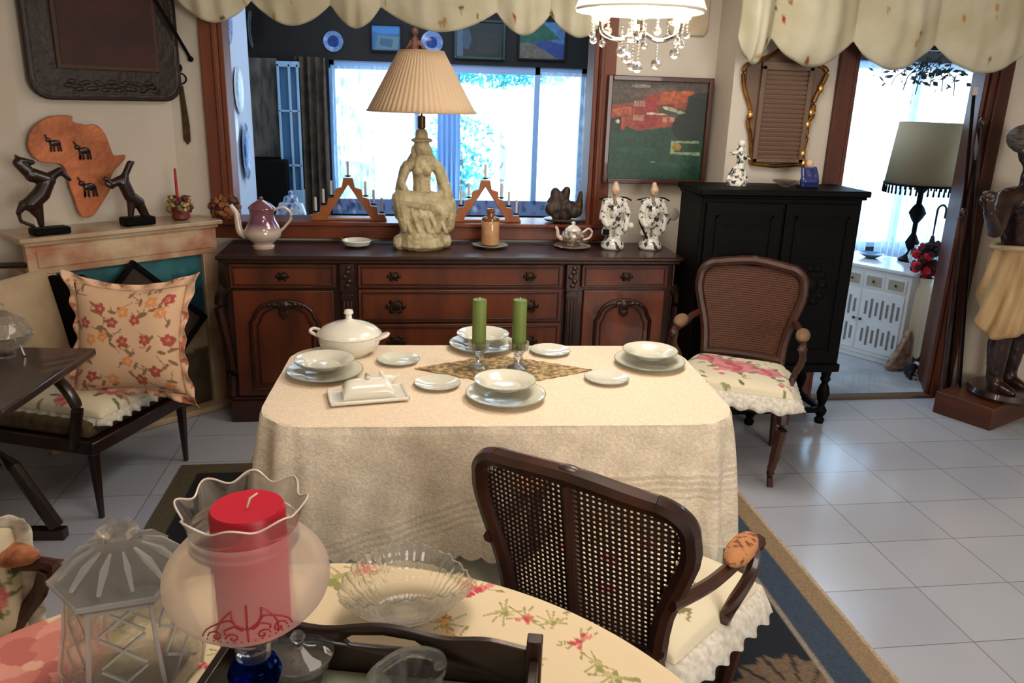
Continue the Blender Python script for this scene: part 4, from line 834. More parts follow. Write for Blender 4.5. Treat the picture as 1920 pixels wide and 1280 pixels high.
# local: x along the front edge (A at -.27, B at +.27), y into the chair (back)
W2 = .27
def lleg(x, y, h=.30): return B().tube([(x, y, 0), (x*1.0, y, h)], [.012, .024], 4)
for x, y in ((-W2, 0), (W2, 0), (-W2, .54), (W2, .54)): lleg(x, y).build('leg', DARKW, ac, bevel=.003)
B().bx(-W2-.03, W2+.03, -.03, .58, .28, .335).build('seat_frame', DARKW, ac, bevel=.006)
B().bx(-W2-.01, W2+.01, -.0, .52, .335, .40).build('seat_pad', mat('brown_seat_cloth', (96, 78, 54), .9, col2=(70, 56, 40), scale=30), ac, bevel=.02)
CREAM = mat('cream_velour', (196, 170, 134), .9, col2=(182, 154, 118), scale=8, sheen=.3)
bkx = B().grid(lambda u, v: (lerp(-.36, .26, u), .50+.10*v-.05*math.sin(PI*u)*math.sin(PI*v)**.5, lerp(.38, .86, v)), 20, 14)
bkx.build('backrest', CREAM, ac, solid=.07, off=1, bevel=.02)
B().tube(smooth_path([(-.42, .62, .84), (-.2, .66, .90), (.0, .67, .905), (.28, .64, .86)], 5), .022, 8, flat=.6).build('crest_rail', DARKW, ac)
B().prism([(-.02, .33), (.56, .33), (.62, .82), (.42, .84), (.12, .66), (.0, .58)], .03, Matrix.Translation((W2+.0, 0, 0)) @ Matrix.Rotation(PI/2, 4, 'Z')).build('side_panel', BLACKW, ac, bevel=.01)
B().tube(smooth_path([(-W2-.01, .60, .72), (-W2-.02, .35, .66), (-W2-.03, .12, .60), (-W2-.035, .02, .50), (-W2-.03, .03, .42), (-W2-.03, .06, .31)], 5), .024, 8, flat=.8).build('arm', DARKW, ac)
# cushions with painted flowers
PINKS = [(206, 110, 116), (222, 140, 140), (178, 72, 84), (236, 176, 166), (150, 44, 60)]
def rose_canvas(seed, bg=(226, 214, 184), n=3):
    cv = Canvas(160, 160, bg); R = random.Random(seed)
    for i in range(34): cv.leaf(R.random(), R.random(), R.uniform(.03, .06), R.uniform(0, 3), R.choice([(120, 128, 82), (148, 148, 102), (96, 108, 70), (180, 168, 128)]))
    for x, y, r in ((.5, .48, .2), (.22, .30, .13), (.80, .55, .12))[:n]:
        for k in range(5): cv.leaf(x+.22*math.cos(k*1.3)*r/.2, y+.22*math.sin(k*1.3)*r/.2, .07, k*1.3, (104, 118, 74))
        cv.rose(x, y, r, PINKS, seed)
    for i in range(8): cv.rose(R.random(), R.random(), .03, PINKS, i)
    return cv
CUSH = mat('printed_cotton', (255, 255, 255), .85, attr=True, sheen=.2)
def pad(name, fmap, th, cv, parent=None, nu=90, m=None):
    """cushion: fmap(u,v)->plan point (x,y), puffed to thickness th"""
    b = B(); e = lambda u, v: (max(0, 1-abs(2*u-1)**5)*max(0, 1-abs(2*v-1)**5))**.4
    b.grid(lambda u, v: (*fmap(u, v), th*e(u, v)), nu, nu, col=cv.at)
    b.grid(lambda u, v: (*fmap(u, v), -th*.35*e(u, v)), 24, 24, col=lambda u, v: (220, 210, 190))
    return b.build(name, m or CUSH, parent)
def ruffle(path, w_, out, drop, parent, m=LACE, k=26, name='ruffle'):
    """frill following a closed path of (x,y,z); out=outward reach, drop=fall"""
    P = [Vector(p) for p in path]; N = len(P); c_ = sum(P, Vector())/N
    def f(u, v):
        i = u*N; j = int(i) % N; p = P[j].lerp(P[(j+1) % N], i-int(i)); d = (P[(j+1) % N]-P[j]); nrm = Vector((d.y, -d.x, 0)).normalized()
        if nrm.dot(p-c_) < 0: nrm = -nrm
        wv = math.sin(u*k*2*PI)
        return p+nrm*(out*v+.007*wv*v)+Vector((0, 0, -drop*v*v+.005*v*math.cos(u*k*2*PI+1)))
    return B().grid(f, k*10, 5, True).build(name, m, parent, solid=.0015)
sc = thing('seat_cushion', 'rose print seat cushion with white frill on the lounge armchair', 'cushion', (A_+B_)/2+Vector((0, 0, .415)), math.atan2(fx.y, fx.x))
sq = lambda u, v, w_=.24, y0=-.03, y1=.46: (lerp(-w_, w_, u), lerp(y0, y1, 1-v))
rcv = rose_canvas(3, n=0)
for k in range(6): rcv.leaf(.40+.15*math.cos(k*1.1), .82+.12*math.sin(k*1.1), .07, k*1.1, (104, 118, 74))
rcv.rose(.40, .82, .13, PINKS, 3).rose(.78, .72, .07, PINKS, 5).rose(.1, .6, .08, PINKS, 6)
pad('cover', sq, .05, rcv, sc)
def sqpath(x0, x1, y0, y1, z, n=14):
    o = []
    for (a, b__), (c_, d_) in (((x0, y0), (x1, y0)), ((x1, y0), (x1, y1)), ((x1, y1), (x0, y1)), ((x0, y1), (x0, y0))):
        for k in range(n): o.append((lerp(a, c_, k/n), lerp(b__, d_, k/n), z))
    return o
ruffle(sqpath(-.23, .23, -.02, .45, .0), .05, .025, .035, sc, k=34)
# floral throw pillow leaning against the panel
cv = Canvas(220, 220, (226, 186, 150)); R = random.Random(21)
for i in range(64):
    x, y = R.random(), R.random(); a = R.uniform(0, 3); cv.leaf(x, y, .042, a, (140, 104, 72)); cv.line([(x, y), (x+R.uniform(-.12, .12), y+R.uniform(-.12, .12))], .004, (146, 110, 80))
pts_ = [(.28+.0, .2), (.4, .33), (.62, .3), (.5, .52), (.72, .5), (.8, .8), (.66, .9), (.12, .35), (.9, .12), (.2, .86), (.93, .5)]
ors = [(.5, .22), (.3, .47), (.18, .5), (.55, .72), (.85, .24), (.4, .9), (.9, .95), (.75, .13), (.08, .62)]
for L_, c1, c2 in ((pts_, (176, 78, 66), (206, 120, 96)), (ors, (226, 150, 92), (238, 176, 120))):
    for x, y in L_:
        for k in range(5): cv.ell(x+.036*math.cos(k*1.257+x*9), y+.036*math.sin(k*1.257+x*9), .022, .022, c1)
        cv.ell(x, y, .012, .012, c2)
c0 = pz(230, 735, .46)
pw = thing('throw_pillow', 'large cream throw pillow with red and orange star flowers and frilled edge', 'pillow', (c0.x+.03, c0.y+.01, .445), math.radians(-6), rx=math.radians(-14))
e_ = lambda u, v: (max(0, 1-abs(2*u-1)**4)*max(0, 1-abs(2*v-1)**4))**.5
PW_ = .222
def pf(u, v, sgn):
    k = 1-.13*(math.sin(PI*v) if 0 < v < 1 else 0); k2 = 1-.13*math.sin(PI*u)
    return ((2*u-1)*PW_*k, -sgn*.085*e_(u, v)-.0, .225+(1-2*v)*PW_*k2)
b = B().grid(lambda u, v: pf(u, v, 1), 110, 110, col=cv.at).grid(lambda u, v: pf(u, v, -1), 20, 20, col=lambda u, v: (220, 184, 150)); b.build('cover', CUSH, pw)
pth = []
for (u0, v0_), (u1, v1_) in (((0, 0), (1, 0)), ((1, 0), (1, 1)), ((1, 1), (0, 1)), ((0, 1), (0, 0))):
    for k in range(16): pth.append(Vector(pf(lerp(u0, u1, k/16), lerp(v0_, v1_, k/16), 0)))
def frill(u, v):
    i = u*64; j = int(i) % 64; p = pth[j].lerp(pth[(j+1) % 64], i-int(i)); c_ = Vector((0, 0, .225)); d = (p-c_).normalized()
    cr = 0; q = p+d*(.015+.05*((p-c_).length/.3)**4)*v; q.y += .016*math.sin(u*22*2*PI)*v-.01; return q
FC = mat('frill_print', (226, 188, 154), .85, col2=(186, 112, 86), scale=26, lo=.56, hi=.62)
B().grid(frill, 400, 5, True).build('frill', FC, pw, solid=.0015)
# ================================================================== TRESTLE TABLE AND CRYSTAL DISH, far left
DT = .70
c1 = pz(180, 652, DT); c2 = pz(-10, 780, DT); c3 = pz(60, 650, DT)
tt = thing('trestle_table', 'dark wooden trestle side table at the left edge, in front of the armchair', 'table', (0, 0, 0))
TW = mat('worn_dark_table', (62, 42, 38), .3, col2=(36, 24, 22), scale=5, stretch=(1, .2, 1), coat=.4)
d1 = (c2-c1); d1.z = 0; L1 = .62; d1n = d1.normalized(); d2n = Vector((-d1n.y, d1n.x, 0)); d2n = -d2n if d2n.x > 0 else d2n
P4 = [c1, c1+d1n*L1, c1+d1n*L1+d2n*.55, c1+d2n*.55]
b = B(); up_ = [b.bm.verts.new((p.x, p.y, DT)) for p in P4]; lw_ = [b.bm.verts.new((p.x, p.y, DT-.028)) for p in P4]
b.bm.faces.new(up_); b.bm.faces.new(lw_[::-1])
for i in range(4): b.bm.faces.new((up_[i], lw_[i], lw_[(i+1) % 4], up_[(i+1) % 4]))
b.build('table_top', TW, tt, bevel=.006)
ft = pz(120, 1008, 0); ft.z = 0
for k, sh in enumerate((.0, -.40)):
    o_ = ft+d1n*(.0)-Vector((.02, .0, 0))+d1n*(-sh if sh else 0)
    lg = B().tube([o_+Vector((0, 0, .05)), o_+d2n*.12+Vector((0, 0, .30)), o_+d2n*.22+Vector((0, 0, .42)), o_+d2n*.06+Vector((0, 0, .64))], [.028, .024, .03, .024], 8).tube([o_+d2n*.42+Vector((0, 0, .05)), o_+d2n*.3+Vector((0, 0, .30)), o_+d2n*.20+Vector((0, 0, .42)), o_+d2n*.36+Vector((0, 0, .64))], [.028, .024, .03, .024], 8)
    lg.tube([o_+Vector((.03, 0, .02)), o_+d2n*.46+Vector((0, 0, .02))], [.03, .03], 4); lg.tube([o_-d2n*-.02+Vector((0, 0, .655)), o_+d2n*.42+Vector((0, 0, .655))], [.024, .024], 4)
    lg.build('trestle_leg', DARKW, tt, bevel=.003)
B().tube([ft+d2n*.2+Vector((0, 0, .3)), ft+d2n*.2+d1n*.42+Vector((0, 0, .3))], .018, 8).build('stretcher', DARKW, tt)
p = pz(12, 668, DT)
cb = thing('crystal_compote', 'silvery cut-crystal covered dish on the dark trestle table', 'crystal dish', (p.x, p.y, DT))
SIL = mat('silver_rim', (196, 196, 196), .25, metal=.8)
B().lathe([(.03, .0), (.035, .01), (.02, .02), (.075, .045, .04), (.095, .08, .05), (.09, .085, .05), (.06, .045), (0, .03)], 48, lob=16).build('bowl', CRYS, cb, smooth=False)
B().lathe([(.092, .086), (.085, .10, .03), (.07, .13, .04), (.03, .16, .04), (.012, .17), (.018, .19), (0, .2)], 48, lob=12).build('lid', CRYS, cb, smooth=False)
for k in range(3): B().cap((.06*math.cos(k*2.1), .06*math.sin(k*2.1), .005), (.05*math.cos(k*2.1), .05*math.sin(k*2.1), .045), .005).build('foot', SIL, cb)
# ================================================================== FRENCH ARMCHAIRS
GB = {}
def backy(z): return -.225-.19*(z-.42)
def outline(w0, w1, z0, z1, r, n=8):
    r = .085
    """rounded back outline, wider at the top; returns (x,z) closed loop"""
    o = [(-w0, z0), (-w0*1.0-(w1-w0)*.25, lerp(z0, z1, .3)), (-w1, lerp(z0, z1, .66))]
    for k in range(n+1):
        a = PI-k*PI/2/n; o.append((-w1+r+r*math.cos(a), z1-.020-r*.8+r*.8*math.sin(a)))
    o.append((0, z1)); o2 = [(-x, z) for x, z in o[:-1]][::-1]
    return o+o2
def make_chair(label, loc, rz, cane_closed, wood, padm, canem, seed):
    t = thing('french_armchair', label, 'armchair', loc, rz)
    zt, zs = .935, .425
    # outline frame
    ol = smooth_path([(x, 0, z) for x, z in outline(.195, .262, .47, zt-.0, .09)], 3, False)
    P = [(p.x, backy(p.z)+.10*(p.x/.26)**2*.35, p.z) for p in ol]
    fr_ = B().tube(P, .024, 8, False, flat=1.15, up=(0, 1, 0)); fr_.tube([(x, backy(.475)+.03*(x/.2)**2, .475) for x in (-.20, -.1, 0, .1, .20)], .02, 8, up=(0, 1, 0))
    if not cane_closed: fr_.tube([(0, backy(z), z) for z in (.47, .6, .75, .92)], .013, 8, flat=2.0)
    f_ = fr_.build('back_frame', wood, t)
    c_ = B().ell((0, backy(zt)-.0, zt+.01), (.035, .02, .016))
    for s_ in (-1, 1): c_.ell((s_*.028, backy(zt), zt+.004), (.018, .016, .012), 8).ell((s_*.05, backy(zt), zt+.0), (.014, .014, .009), 8)
    c_.build('carved_crest', wood, f_, remesh=.004, sm=1)
    # cane
    def inside(x, z):
        w_ = lerp(.185, .245, min(1, max(0, (z-.48)/.32)))
        if z < .49 or abs(x) > w_: return False
        top = zt-.03-.07*max(0, (abs(x)-.15)/.10)**2.2
        return z < top
    b = B(); dx_ = .0112 if cane_closed else .0142; dz_ = dx_; h_ = .5; 
    nx, nz = int(.26/dx_), int(.5/dz_)
    for j in range(nz+1):
        z = .485+j*dz_
        for i in range(-nx, nx+1):
            x = i*dx_
            if not inside(x, z): continue
            cx, cz, hw = x, z, dx_/2; r1 = hw*.50
            A = [(-1, -1), (0, -1), (1, -1), (1, 0), (1, 1), (0, 1), (-1, 1), (-1, 0)]
            ov = [b.bm.verts.new((cx+a*hw, backy(cz+c__*hw)+.035*((cx+a*hw)/.26)**2, cz+c__*hw)) for a, c__ in A]
            iv = [b.bm.verts.new((cx+a*r1*(.75 if a and c__ else 1.05), backy(cz)+.035*(cx/.26)**2, cz+c__*r1*(.75 if a and c__ else 1.05))) for a, c__ in A]
            for k in range(8): b.bm.faces.new((ov[k], ov[(k+1) % 8], iv[(k+1) % 8], iv[k]))
    bmesh.ops.remove_doubles(b.bm, verts=b.bm.verts, dist=.0004)
    b.build('cane_panel', canem, t, smooth=False, solid=.002)
    if cane_closed:
        b = B()
        for j in range(nz):
            z = .485+j*dz_
            for i in range(-nx, nx+1):
                x = i*dx_
                if inside(x, z):
                    vs = [b.bm.verts.new((x+a*dx_/2, backy(z+c__*dz_/2)+.035*((x+a*dx_/2)/.26)**2-.012, z+c__*dz_/2)) for a, c__ in ((-1, -1), (1, -1), (1, 1), (-1, 1))]; b.bm.faces.new(vs)
        bmesh.ops.remove_doubles(b.bm, verts=b.bm.verts, dist=.0004); b.build('back_lining', DARKW, t, smooth=False)
    # seat rail
    rail = [(-.215, -.20), (-.235, 0), (-.265, .20), (-.14, .245), (0, .26), (.14, .245), (.265, .20), (.235, 0), (.215, -.20), (0, -.215)]
    rp_ = smooth_path([(x, y, .395) for x, y in rail], 4, True)
    B().tube(rp_, .026, 8, True, flat=1.2).build('seat_rail', wood, t)
    sp_ = B(); top_ = [sp_.bm.verts.new((p.x, p.y, .415)) for p in rp_]; bo_ = [sp_.bm.verts.new((p.x, p.y, .385)) for p in rp_]
    sp_.bm.faces.new(top_); sp_.bm.faces.new(bo_[::-1])
    for i in range(len(rp_)): sp_.bm.faces.new((top_[i], bo_[i], bo_[(i+1) % len(rp_)], top_[(i+1) % len(rp_)]))
    sp_.build('cane_seat', canem, t)
    for s_ in (-1, 1):
        B().tube(smooth_path([(s_*.245, .205, .40), (s_*.262, .225, .32), (s_*.252, .215, .18), (s_*.238, .20, .06), (s_*.245, .215, .0)], 4), [.030]*4+[.028]*3+[.024]*3+[.02]*3+[.015]*3+[.017], 8).build('front_leg', wood, t)
        B().tube(smooth_path([(s_*.20, backy(.5), .50), (s_*.20, -.215, .40), (s_*.205, -.22, .2), (s_*.21, -.27, .0)], 4), [.022]*6+[.018]*7, 8).build('rear_leg', wood, t)
        am = B().tube(smooth_path([(s_*.235, backy(.66)+.0, .665), (s_*.27, -.16, .66), (s_*.285, -.05, .65), (s_*.30, .06, .655), (s_*.305, .12, .65), (s_*.30, .135, .635)], 4), [.017]*12+[.016]*5+[.022]*4, 8)
        am.tube(smooth_path([(s_*.30, .11, .645), (s_*.31, .08, .58), (s_*.285, .03, .50), (s_*.262, .045, .42), (s_*.25, .06, .39)], 4), .017, 8)
        a_ = am.build('arm', wood, t)
        B().ell((s_*.295, .02, .678), (.034, .085, .026)).build('arm_pad', padm, a_)
    return t
PADT = mat('tan_patterned_pad', (188, 130, 84), .8, col2=(120, 64, 40), scale=50, lo=.52, hi=.6); PADG = mat('olive_brown_pad', (126, 96, 70), .85)
CANED = mat('dark_cane', (52, 32, 24), .5); CANEB = mat('brown_cane', (88, 52, 34), .65)
NC = (.545, 1.735, .013); NR = math.radians(-40.5)
near = make_chair('walnut armchair with open cane back, seen from behind in front of the white table', NC, NR, False, CHAIRW, PADT, CANED, 1); near.scale = (.98, .98, .93)
FARW = mat('reddish_chair_wood', (74, 40, 26), .45, col2=(52, 27, 17), scale=9)
FCn = (1.53, 3.36, .0); FRn = math.radians(150.5)
far = make_chair('brown cane-back armchair facing the table beside the black cabinet', FCn, FRn, True, FARW, PADG, CANEB, 2); far.scale = (.92, 1, .98)
def trap(u, v, k=1.0):
    y = lerp(-.17, .25, v); w_ = lerp(.21, .275, v)*k; return ((2*u-1)*w_, y-.02*(2*u-1)**2)
def trap_path(k=.97, z=.0):
    o = []
    for a, b__, c_, d_ in ((0, 0, 1, 0), (1, 0, 1, 1), (1, 1, 0, 1), (0, 1, 0, 0)):
        for q_ in range(14): o.append((*trap(lerp(a, c_, q_/14), lerp(b__, d_, q_/14), k), z))
    return o
c = thing('seat_cushion', 'pink rose print cushion with white lace frill on the far cane armchair', 'cushion', (FCn[0], FCn[1], .432), FRn)
pad('cover', lambda u, v: trap(1-u, v), .05, rose_canvas(11), c); ruffle(trap_path(.99, .0), .065, .055, .055, c, k=28)
# light cushion of the near chair with fine sprigs
cv = Canvas(160, 160, (226, 214, 184)); R = random.Random(31)
for x, y in ((.75, .25), (.62, .5), (.8, .6), (.3, .3), (.3, .7), (.7, .85), (.9, .35)):
    for k in range(7): a = -PI/2+R.uniform(-1.1, 1.1); cv.line([(x, y), (x+.09*math.cos(a), y+.09*math.sin(a))], .007, (128, 122, 70))
for x, y in ((.85, .12), (.5, .2), (.4, .5), (.15, .5), (.5, .8)): cv.rose(x, y, .05, PINKS, 2)
c = thing('seat_cushion', 'cream sprigged cushion with white lace frill on the near walnut armchair', 'cushion', (NC[0], NC[1], .428), NR)
pad('cover', lambda u, v: trap(u, v, 1.08), .055, cv, c); ruffle(trap_path(1.06, .0), .06, .055, .055, c, k=24)
# chair at the left edge, mostly cut off
ec = make_chair('armchair with frilled cushion cut off at the left edge beside the round table', (-.915, 1.31, .013), math.radians(-100), True, FARW, mat('orange_brown_pad', (196, 128, 84), .7, col2=(120, 66, 40), scale=30), CANEB, 4)
c = thing('seat_cushion', 'cream rose cushion with white frill on the cut-off chair at the left edge', 'cushion', (-.915, 1.31, .444), math.radians(-100))
pad('cover', lambda u, v: trap(u, v, 1.05), .05, rose_canvas(17), c); ruffle(trap_path(1.02, .0), .07, .09, .09, c, k=26)
bc_ = thing('back_cushion', 'cream rose back cushion with lace frill standing on the cut-off chair at left', 'cushion', (-.925, 1.59, .46), math.radians(8))
bcv = rose_canvas(23)
q = B().grid(lambda u, v: ((2*u-1)*.11, -.05*e_(u, v), .16+(1-2*v)*.13), 40, 40, col=bcv.at).grid(lambda u, v: ((2*u-1)*.11, .05*e_(u, v), .16+(1-2*v)*.13), 16, 16, col=lambda u, v: (220, 210, 190)); q.build('cover', CUSH, bc_)
def bfr(u, v):
    a = u*2*PI; c2, s2 = math.cos(a), math.sin(a); m_ = max(abs(c2), abs(s2)); x, z = c2/m_*.108, s2/m_*.128; d = Vector((x, 0, z)).normalized()
    return (x+d.x*.045*v, .010*math.sin(u*2*PI*22)*v, .16+z+d.z*.03*v)
B().grid(bfr, 264, 4, True).build('frill', LACE, bc_, solid=.0015)
# ================================================================== DINING TABLE
def rrect(a, hx, hy, r):
    """point and outward normal on a rounded rectangle, a in 0..1 by length; starts at front centre"""
    seg = [hx-r, r*PI/2, 2*(hy-r), r*PI/2, 2*(hx-r), r*PI/2, 2*(hy-r), r*PI/2, hx-r]; tot = sum(seg); d = a*tot; i = 0
    while d > seg[i] and i < 8: d -= seg[i]; i += 1
    L_ = [lambda d: ((d, -hy), (0, -1)), lambda d: ((hx-r+r*math.sin(d/r), -hy+r-r*math.cos(d/r)), (math.sin(d/r), -math.cos(d/r))),
          lambda d: ((hx, -hy+r+d), (1, 0)), lambda d: ((hx-r+r*math.cos(d/r), hy-r+r*math.sin(d/r)), (math.cos(d/r), math.sin(d/r))),
          lambda d: ((hx-r-d, hy), (0, 1)), lambda d: ((-hx+r-r*math.sin(d/r), hy-r+r*math.cos(d/r)), (-math.sin(d/r), math.cos(d/r))),
          lambda d: ((-hx, hy-r-d), (-1, 0)), lambda d: ((-hx+r-r*math.cos(d/r), -hy+r-r*math.sin(d/r)), (-math.cos(d/r), -math.sin(d/r))),
          lambda d: ((-hx+r+d, -hy), (0, -1))]
    return L_[i](d)
TC = Vector((.295, 2.44, 0)); TR = math.radians(-2.5); TZ = .752; HX, HY = .695, .375
dt = thing('dining_table', 'rectangular dining table hidden under the long white lace cloth', 'table', TC, TR)
b = B(); b.grid(lambda u, v: (*[k*(1 if 0 < v < 1 else .5) for k in (rrect(u, HX-.01, HY-.01, .15)[0])], [TZ-.004, TZ-.004, TZ-.03, TZ-.03][int(round(v*3))]), 80, 3, True).build('table_top', CHAIRW, dt)
for sx_ in (-1, 1):
    for sy_ in (-1, 1): B().bx(sx_*(HX-.12)-.03, sx_*(HX-.12)+.03, sy_*(HY-.1)-.03, sy_*(HY-.1)+.03, .013, TZ-.03).build('leg', CHAIRW, dt)
def cloth(hx, hy, r, z0, z1, flare, seed, corner=.03, NU=640, NV=46, scal=0, colf=None, topcol=(236, 216, 190), side=(226, 212, 190)):
    rnd = random.Random(seed); ph = [rnd.uniform(0, 6) for _ in range(6)]
    def f(u, v):
        (x, y), (nx, ny) = rrect(u, hx, hy, r)
        if v < .25:
            t = v/.25; return (x*t, y*t, z0)
        t = (v-.25)/.75; cn = min(1, abs(nx*ny)*3.2); z = z0-(z0-z1)*t
        s_ = t**.6; out = flare*s_+.006
        fold = (.007*math.sin(u*2*PI*13+ph[0])+.005*math.sin(u*2*PI*29+ph[1]))*s_+corner*cn*s_*(.6+math.sin(u*2*PI*46+ph[2]))
        if t > .96 and scal: z += scal*abs(math.sin(u*PI*64))
        if t < .04: z = z0-.004*t/.04; out = .004
        return (x+nx*(out+fold), y+ny*(out+fold), z)
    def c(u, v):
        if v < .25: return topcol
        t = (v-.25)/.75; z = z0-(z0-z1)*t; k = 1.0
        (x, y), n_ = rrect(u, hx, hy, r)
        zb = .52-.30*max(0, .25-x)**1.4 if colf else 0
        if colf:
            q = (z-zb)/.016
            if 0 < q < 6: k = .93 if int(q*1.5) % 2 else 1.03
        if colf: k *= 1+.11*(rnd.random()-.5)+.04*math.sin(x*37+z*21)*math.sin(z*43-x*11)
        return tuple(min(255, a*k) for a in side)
    return B().grid(f, NU, NV, True, col=c)
LM = mat('lace_tablecloth', (255, 255, 255), .9, attr=True, col2=(243, 240, 235), scale=150, stretch=(1, 1, 1), detail=6, bump=.2, bscale=160, sheen=.2, lo=.42, hi=.58)
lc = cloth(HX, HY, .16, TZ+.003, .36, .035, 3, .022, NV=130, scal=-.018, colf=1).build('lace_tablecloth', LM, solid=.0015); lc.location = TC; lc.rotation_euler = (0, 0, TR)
tag(lc, 'long white lace tablecloth with scalloped hem over the dining table', 'tablecloth')
uc = cloth(HX, HY, .16, TZ-.001, .03, .012, 5, .015, topcol=(200, 200, 180), side=(196, 198, 178)).build('under_cloth', mat('sage_undercloth', (255, 255, 255), .9, attr=True), solid=.001); uc.location = TC; uc.rotation_euler = (0, 0, TR)
tag(uc, 'plain pale sage undercloth showing below the hem of the lace tablecloth', 'tablecloth')
TT = TZ+.0045
def on(px_, py_): p = pz(px_, py_, TT); p.z = TT; return p
PLAT = mat('ivory_plate', (214, 212, 196), .12, coat=.4)
def rim_prof(r, h, th=.004): return [(0, 0), (r*.55, 0), (r*.62, h*.35), (r*.97, h), (r, h+.001), (r*.985, h+th), (r*.62, h*.35+th), (r*.52, th), (0, th)]
dp = thing('dinner_plate', 'ivory dinner plate under the soup bowl nearest the camera, front of table', 'plate', on(948, 747), 0, 'dinner plates on the lace tablecloth')
B().lathe(rim_prof(.122, .018), 48).build('plate_body', PLAT, dp); B().tube([(.1215*math.cos(k*PI/24), .1215*math.sin(k*PI/24), .021) for k in range(48)], .0016, 5, True).build('rim_band', GRN, dp)
sp0 = thing('soup_bowl', 'ivory soup bowl on the dinner plate nearest the camera, front of table', 'bowl', on(946, 740)+Vector((0, 0, .0225)), 0, 'soup bowls on the lace tablecloth')
B().lathe([(0, 0), (.045, 0), (.052, .004), (.070, .020), (.096, .027), (.096, .030), (.068, .024), (.05, .008), (0, .005)], 48).build('bowl_body', PLAT, sp0); B().tube([(.0955*math.cos(k*PI/24), .0955*math.sin(k*PI/24), .029) for k in range(48)], .0012, 5, True).build('rim_band', GRN, sp0)
for (x, y), w1 in (((610, 703), 'at the left end of the table, beside the tureen'), ((905, 652), 'at the far side of the table behind the green candles'), ((1217, 684), 'at the right end of the table')):
    copy_thing(dp, on(x, y), label='ivory dinner plate '+w1); copy_thing(sp0, on(x, y-3)+Vector((0, 0, .0225)), label='ivory soup bowl '+w1)
sp_ = thing('side_plate', 'small ivory side plate near tureen, between tureen and gold crochet runner', 'plate', on(747, 678), 0, 'side plates on the lace tablecloth')
B().lathe(rim_prof(.073, .010), 40).build('plate_body', PLAT, sp_); B().tube([(.0725*math.cos(k*PI/24), .0725*math.sin(k*PI/24), .0125) for k in range(48)], .0013, 5, True).build('rim_band', GRN, sp_)
for (x, y), l in (((820, 723), 'small ivory side plate in front of the runner, right of the butter dish'), ((1137, 713), 'small ivory side plate at right tip of the gold crochet runner'), ((1031, 661), 'small ivory side plate at the far edge, right of the green candles')): copy_thing(sp_, on(x, y), label=l)
# tureen
tu = thing('soup_tureen', 'white lidded porcelain soup tureen with handles at far left of table', 'tureen', on(656, 661), math.radians(-15))
B().lathe([(.07, 0), (.075, .008), (.095, .02), (.107, .045), (.108, .07), (.112, .074), (.104, .074), (.098, .05), (0, .02)], 48).build('bowl', CERAM, tu)
l_ = B().lathe([(.110, .074), (.108, .08), (.09, .095), (.06, .108), (.025, .118), (.012, .124), (.010, .138), (.017, .146), (.014, .156), (0, .160)], 48).build('lid', CERAM, tu)
for s_ in (-1, 1): B().tube(smooth_path([(s_*.10, -.03, .062), (s_*.135, -.02, .075), (s_*.135, .02, .075), (s_*.10, .03, .062)], 4), .006, 8).build('handle', CERAM, tu)
# butter dish
bd = thing('butter_dish', 'rectangular white butter dish with domed lid at left front of table', 'butter dish', on(690, 745), math.radians(10))
B().bx(-.115, .115, -.062, .062, .004, .010).bx(-.09, .09, -.045, .045, 0, .005).bx(-.118, .118, -.066, -.058, .008, .015).bx(-.118, .118, .058, .066, .008, .015).bx(-.118, -.11, -.066, .066, .008, .015).bx(.11, .118, -.066, .066, .008, .015).build('tray', CERAM, bd, bevel=.003)
B().grid(lambda u, v: ((2*u-1)*.08*(1-.05*v), -.042*math.cos(PI*v), .010+.05*math.sin(PI*v)**.7*max(.0, 1-abs(2*u-1)**6)**.5), 30, 20).build('lid', CERAM, bd, solid=.002, recalc=False)
B().cap((.0, 0, .062), (.0, 0, .072), .009, .008).build('lid_knob', CERAM, bd)
bf = thing('bird_ornament', 'small white porcelain bird-shaped shaker beside the butter dish', 'ornament', on(727, 722), .3)
B().ell((0, 0, .018), (.024, .014, .018)).cap((-.014, 0, .026), (-.022, 0, .045), .009, .007).cap((.018, 0, .02), (.035, 0, .030), .008, .003).lathe([(.014, 0), (.010, .006)], 12).build('body', CERAM, bf, remesh=.0025, sm=1)
# crochet runner
cr = B(); c_ = on(945, 693); R = random.Random(6)
def dia(u, v):
    x = (2*u-1); w_ = max(.02, (1-abs(x)**1.2))*.135*(1+.12*abs(math.sin(x*22)))
    return (c_.x+x*.30, c_.y+(2*v-1)*w_-.02*x, TT+.0015+.0012*abs(math.sin(u*160)*math.sin(v*50)))
cr.grid(dia, 140, 44)
CRM = mat('gold_crochet', (190, 166, 116), .75, col2=(118, 92, 58), scale=60, bump=.6, bscale=150, detail=6, lo=.42, hi=.58)
o = cr.build('crochet_runner', CRM, solid=.0015); tag(o, 'beige and gold crocheted diamond shaped doily under the green candles', 'doily')
for px_, l in ((897, 'left'), (971, 'right')):
    p = on(px_, 691); p.z += .004
    h = thing('candle_holder', 'clear crystal candle holder, %s one of the two, on the doily' % l, 'candle holder', p)
    B().lathe([(.034, 0), (.036, .004), (.018, .014), (.012, .022), (.017, .032), (.014, .044), (.020, .056), (.034, .066), (.036, .092), (.031, .092), (.029, .070), (.0, .066)], 32, lob=8).build('holder_body', CRYS, h)
    k = thing('pillar_candle', 'tall green pillar candle, %s one of the two' % l, 'candle', p+Vector((0, 0, .0665)))
    B().lathe([(.0225, 0), (.0235, .01), (.0235, .168), (.022, .171), (.006, .168), (0, .168)], 32).build('wax', mat('green_wax', (100, 118, 54), .5, sss=.1, col2=(84, 102, 44), scale=10), k); B().cap((0, 0, .168), (.001, 0, .178), .0014).build('wick', mat('white_wick', (230, 226, 210), .8), k)
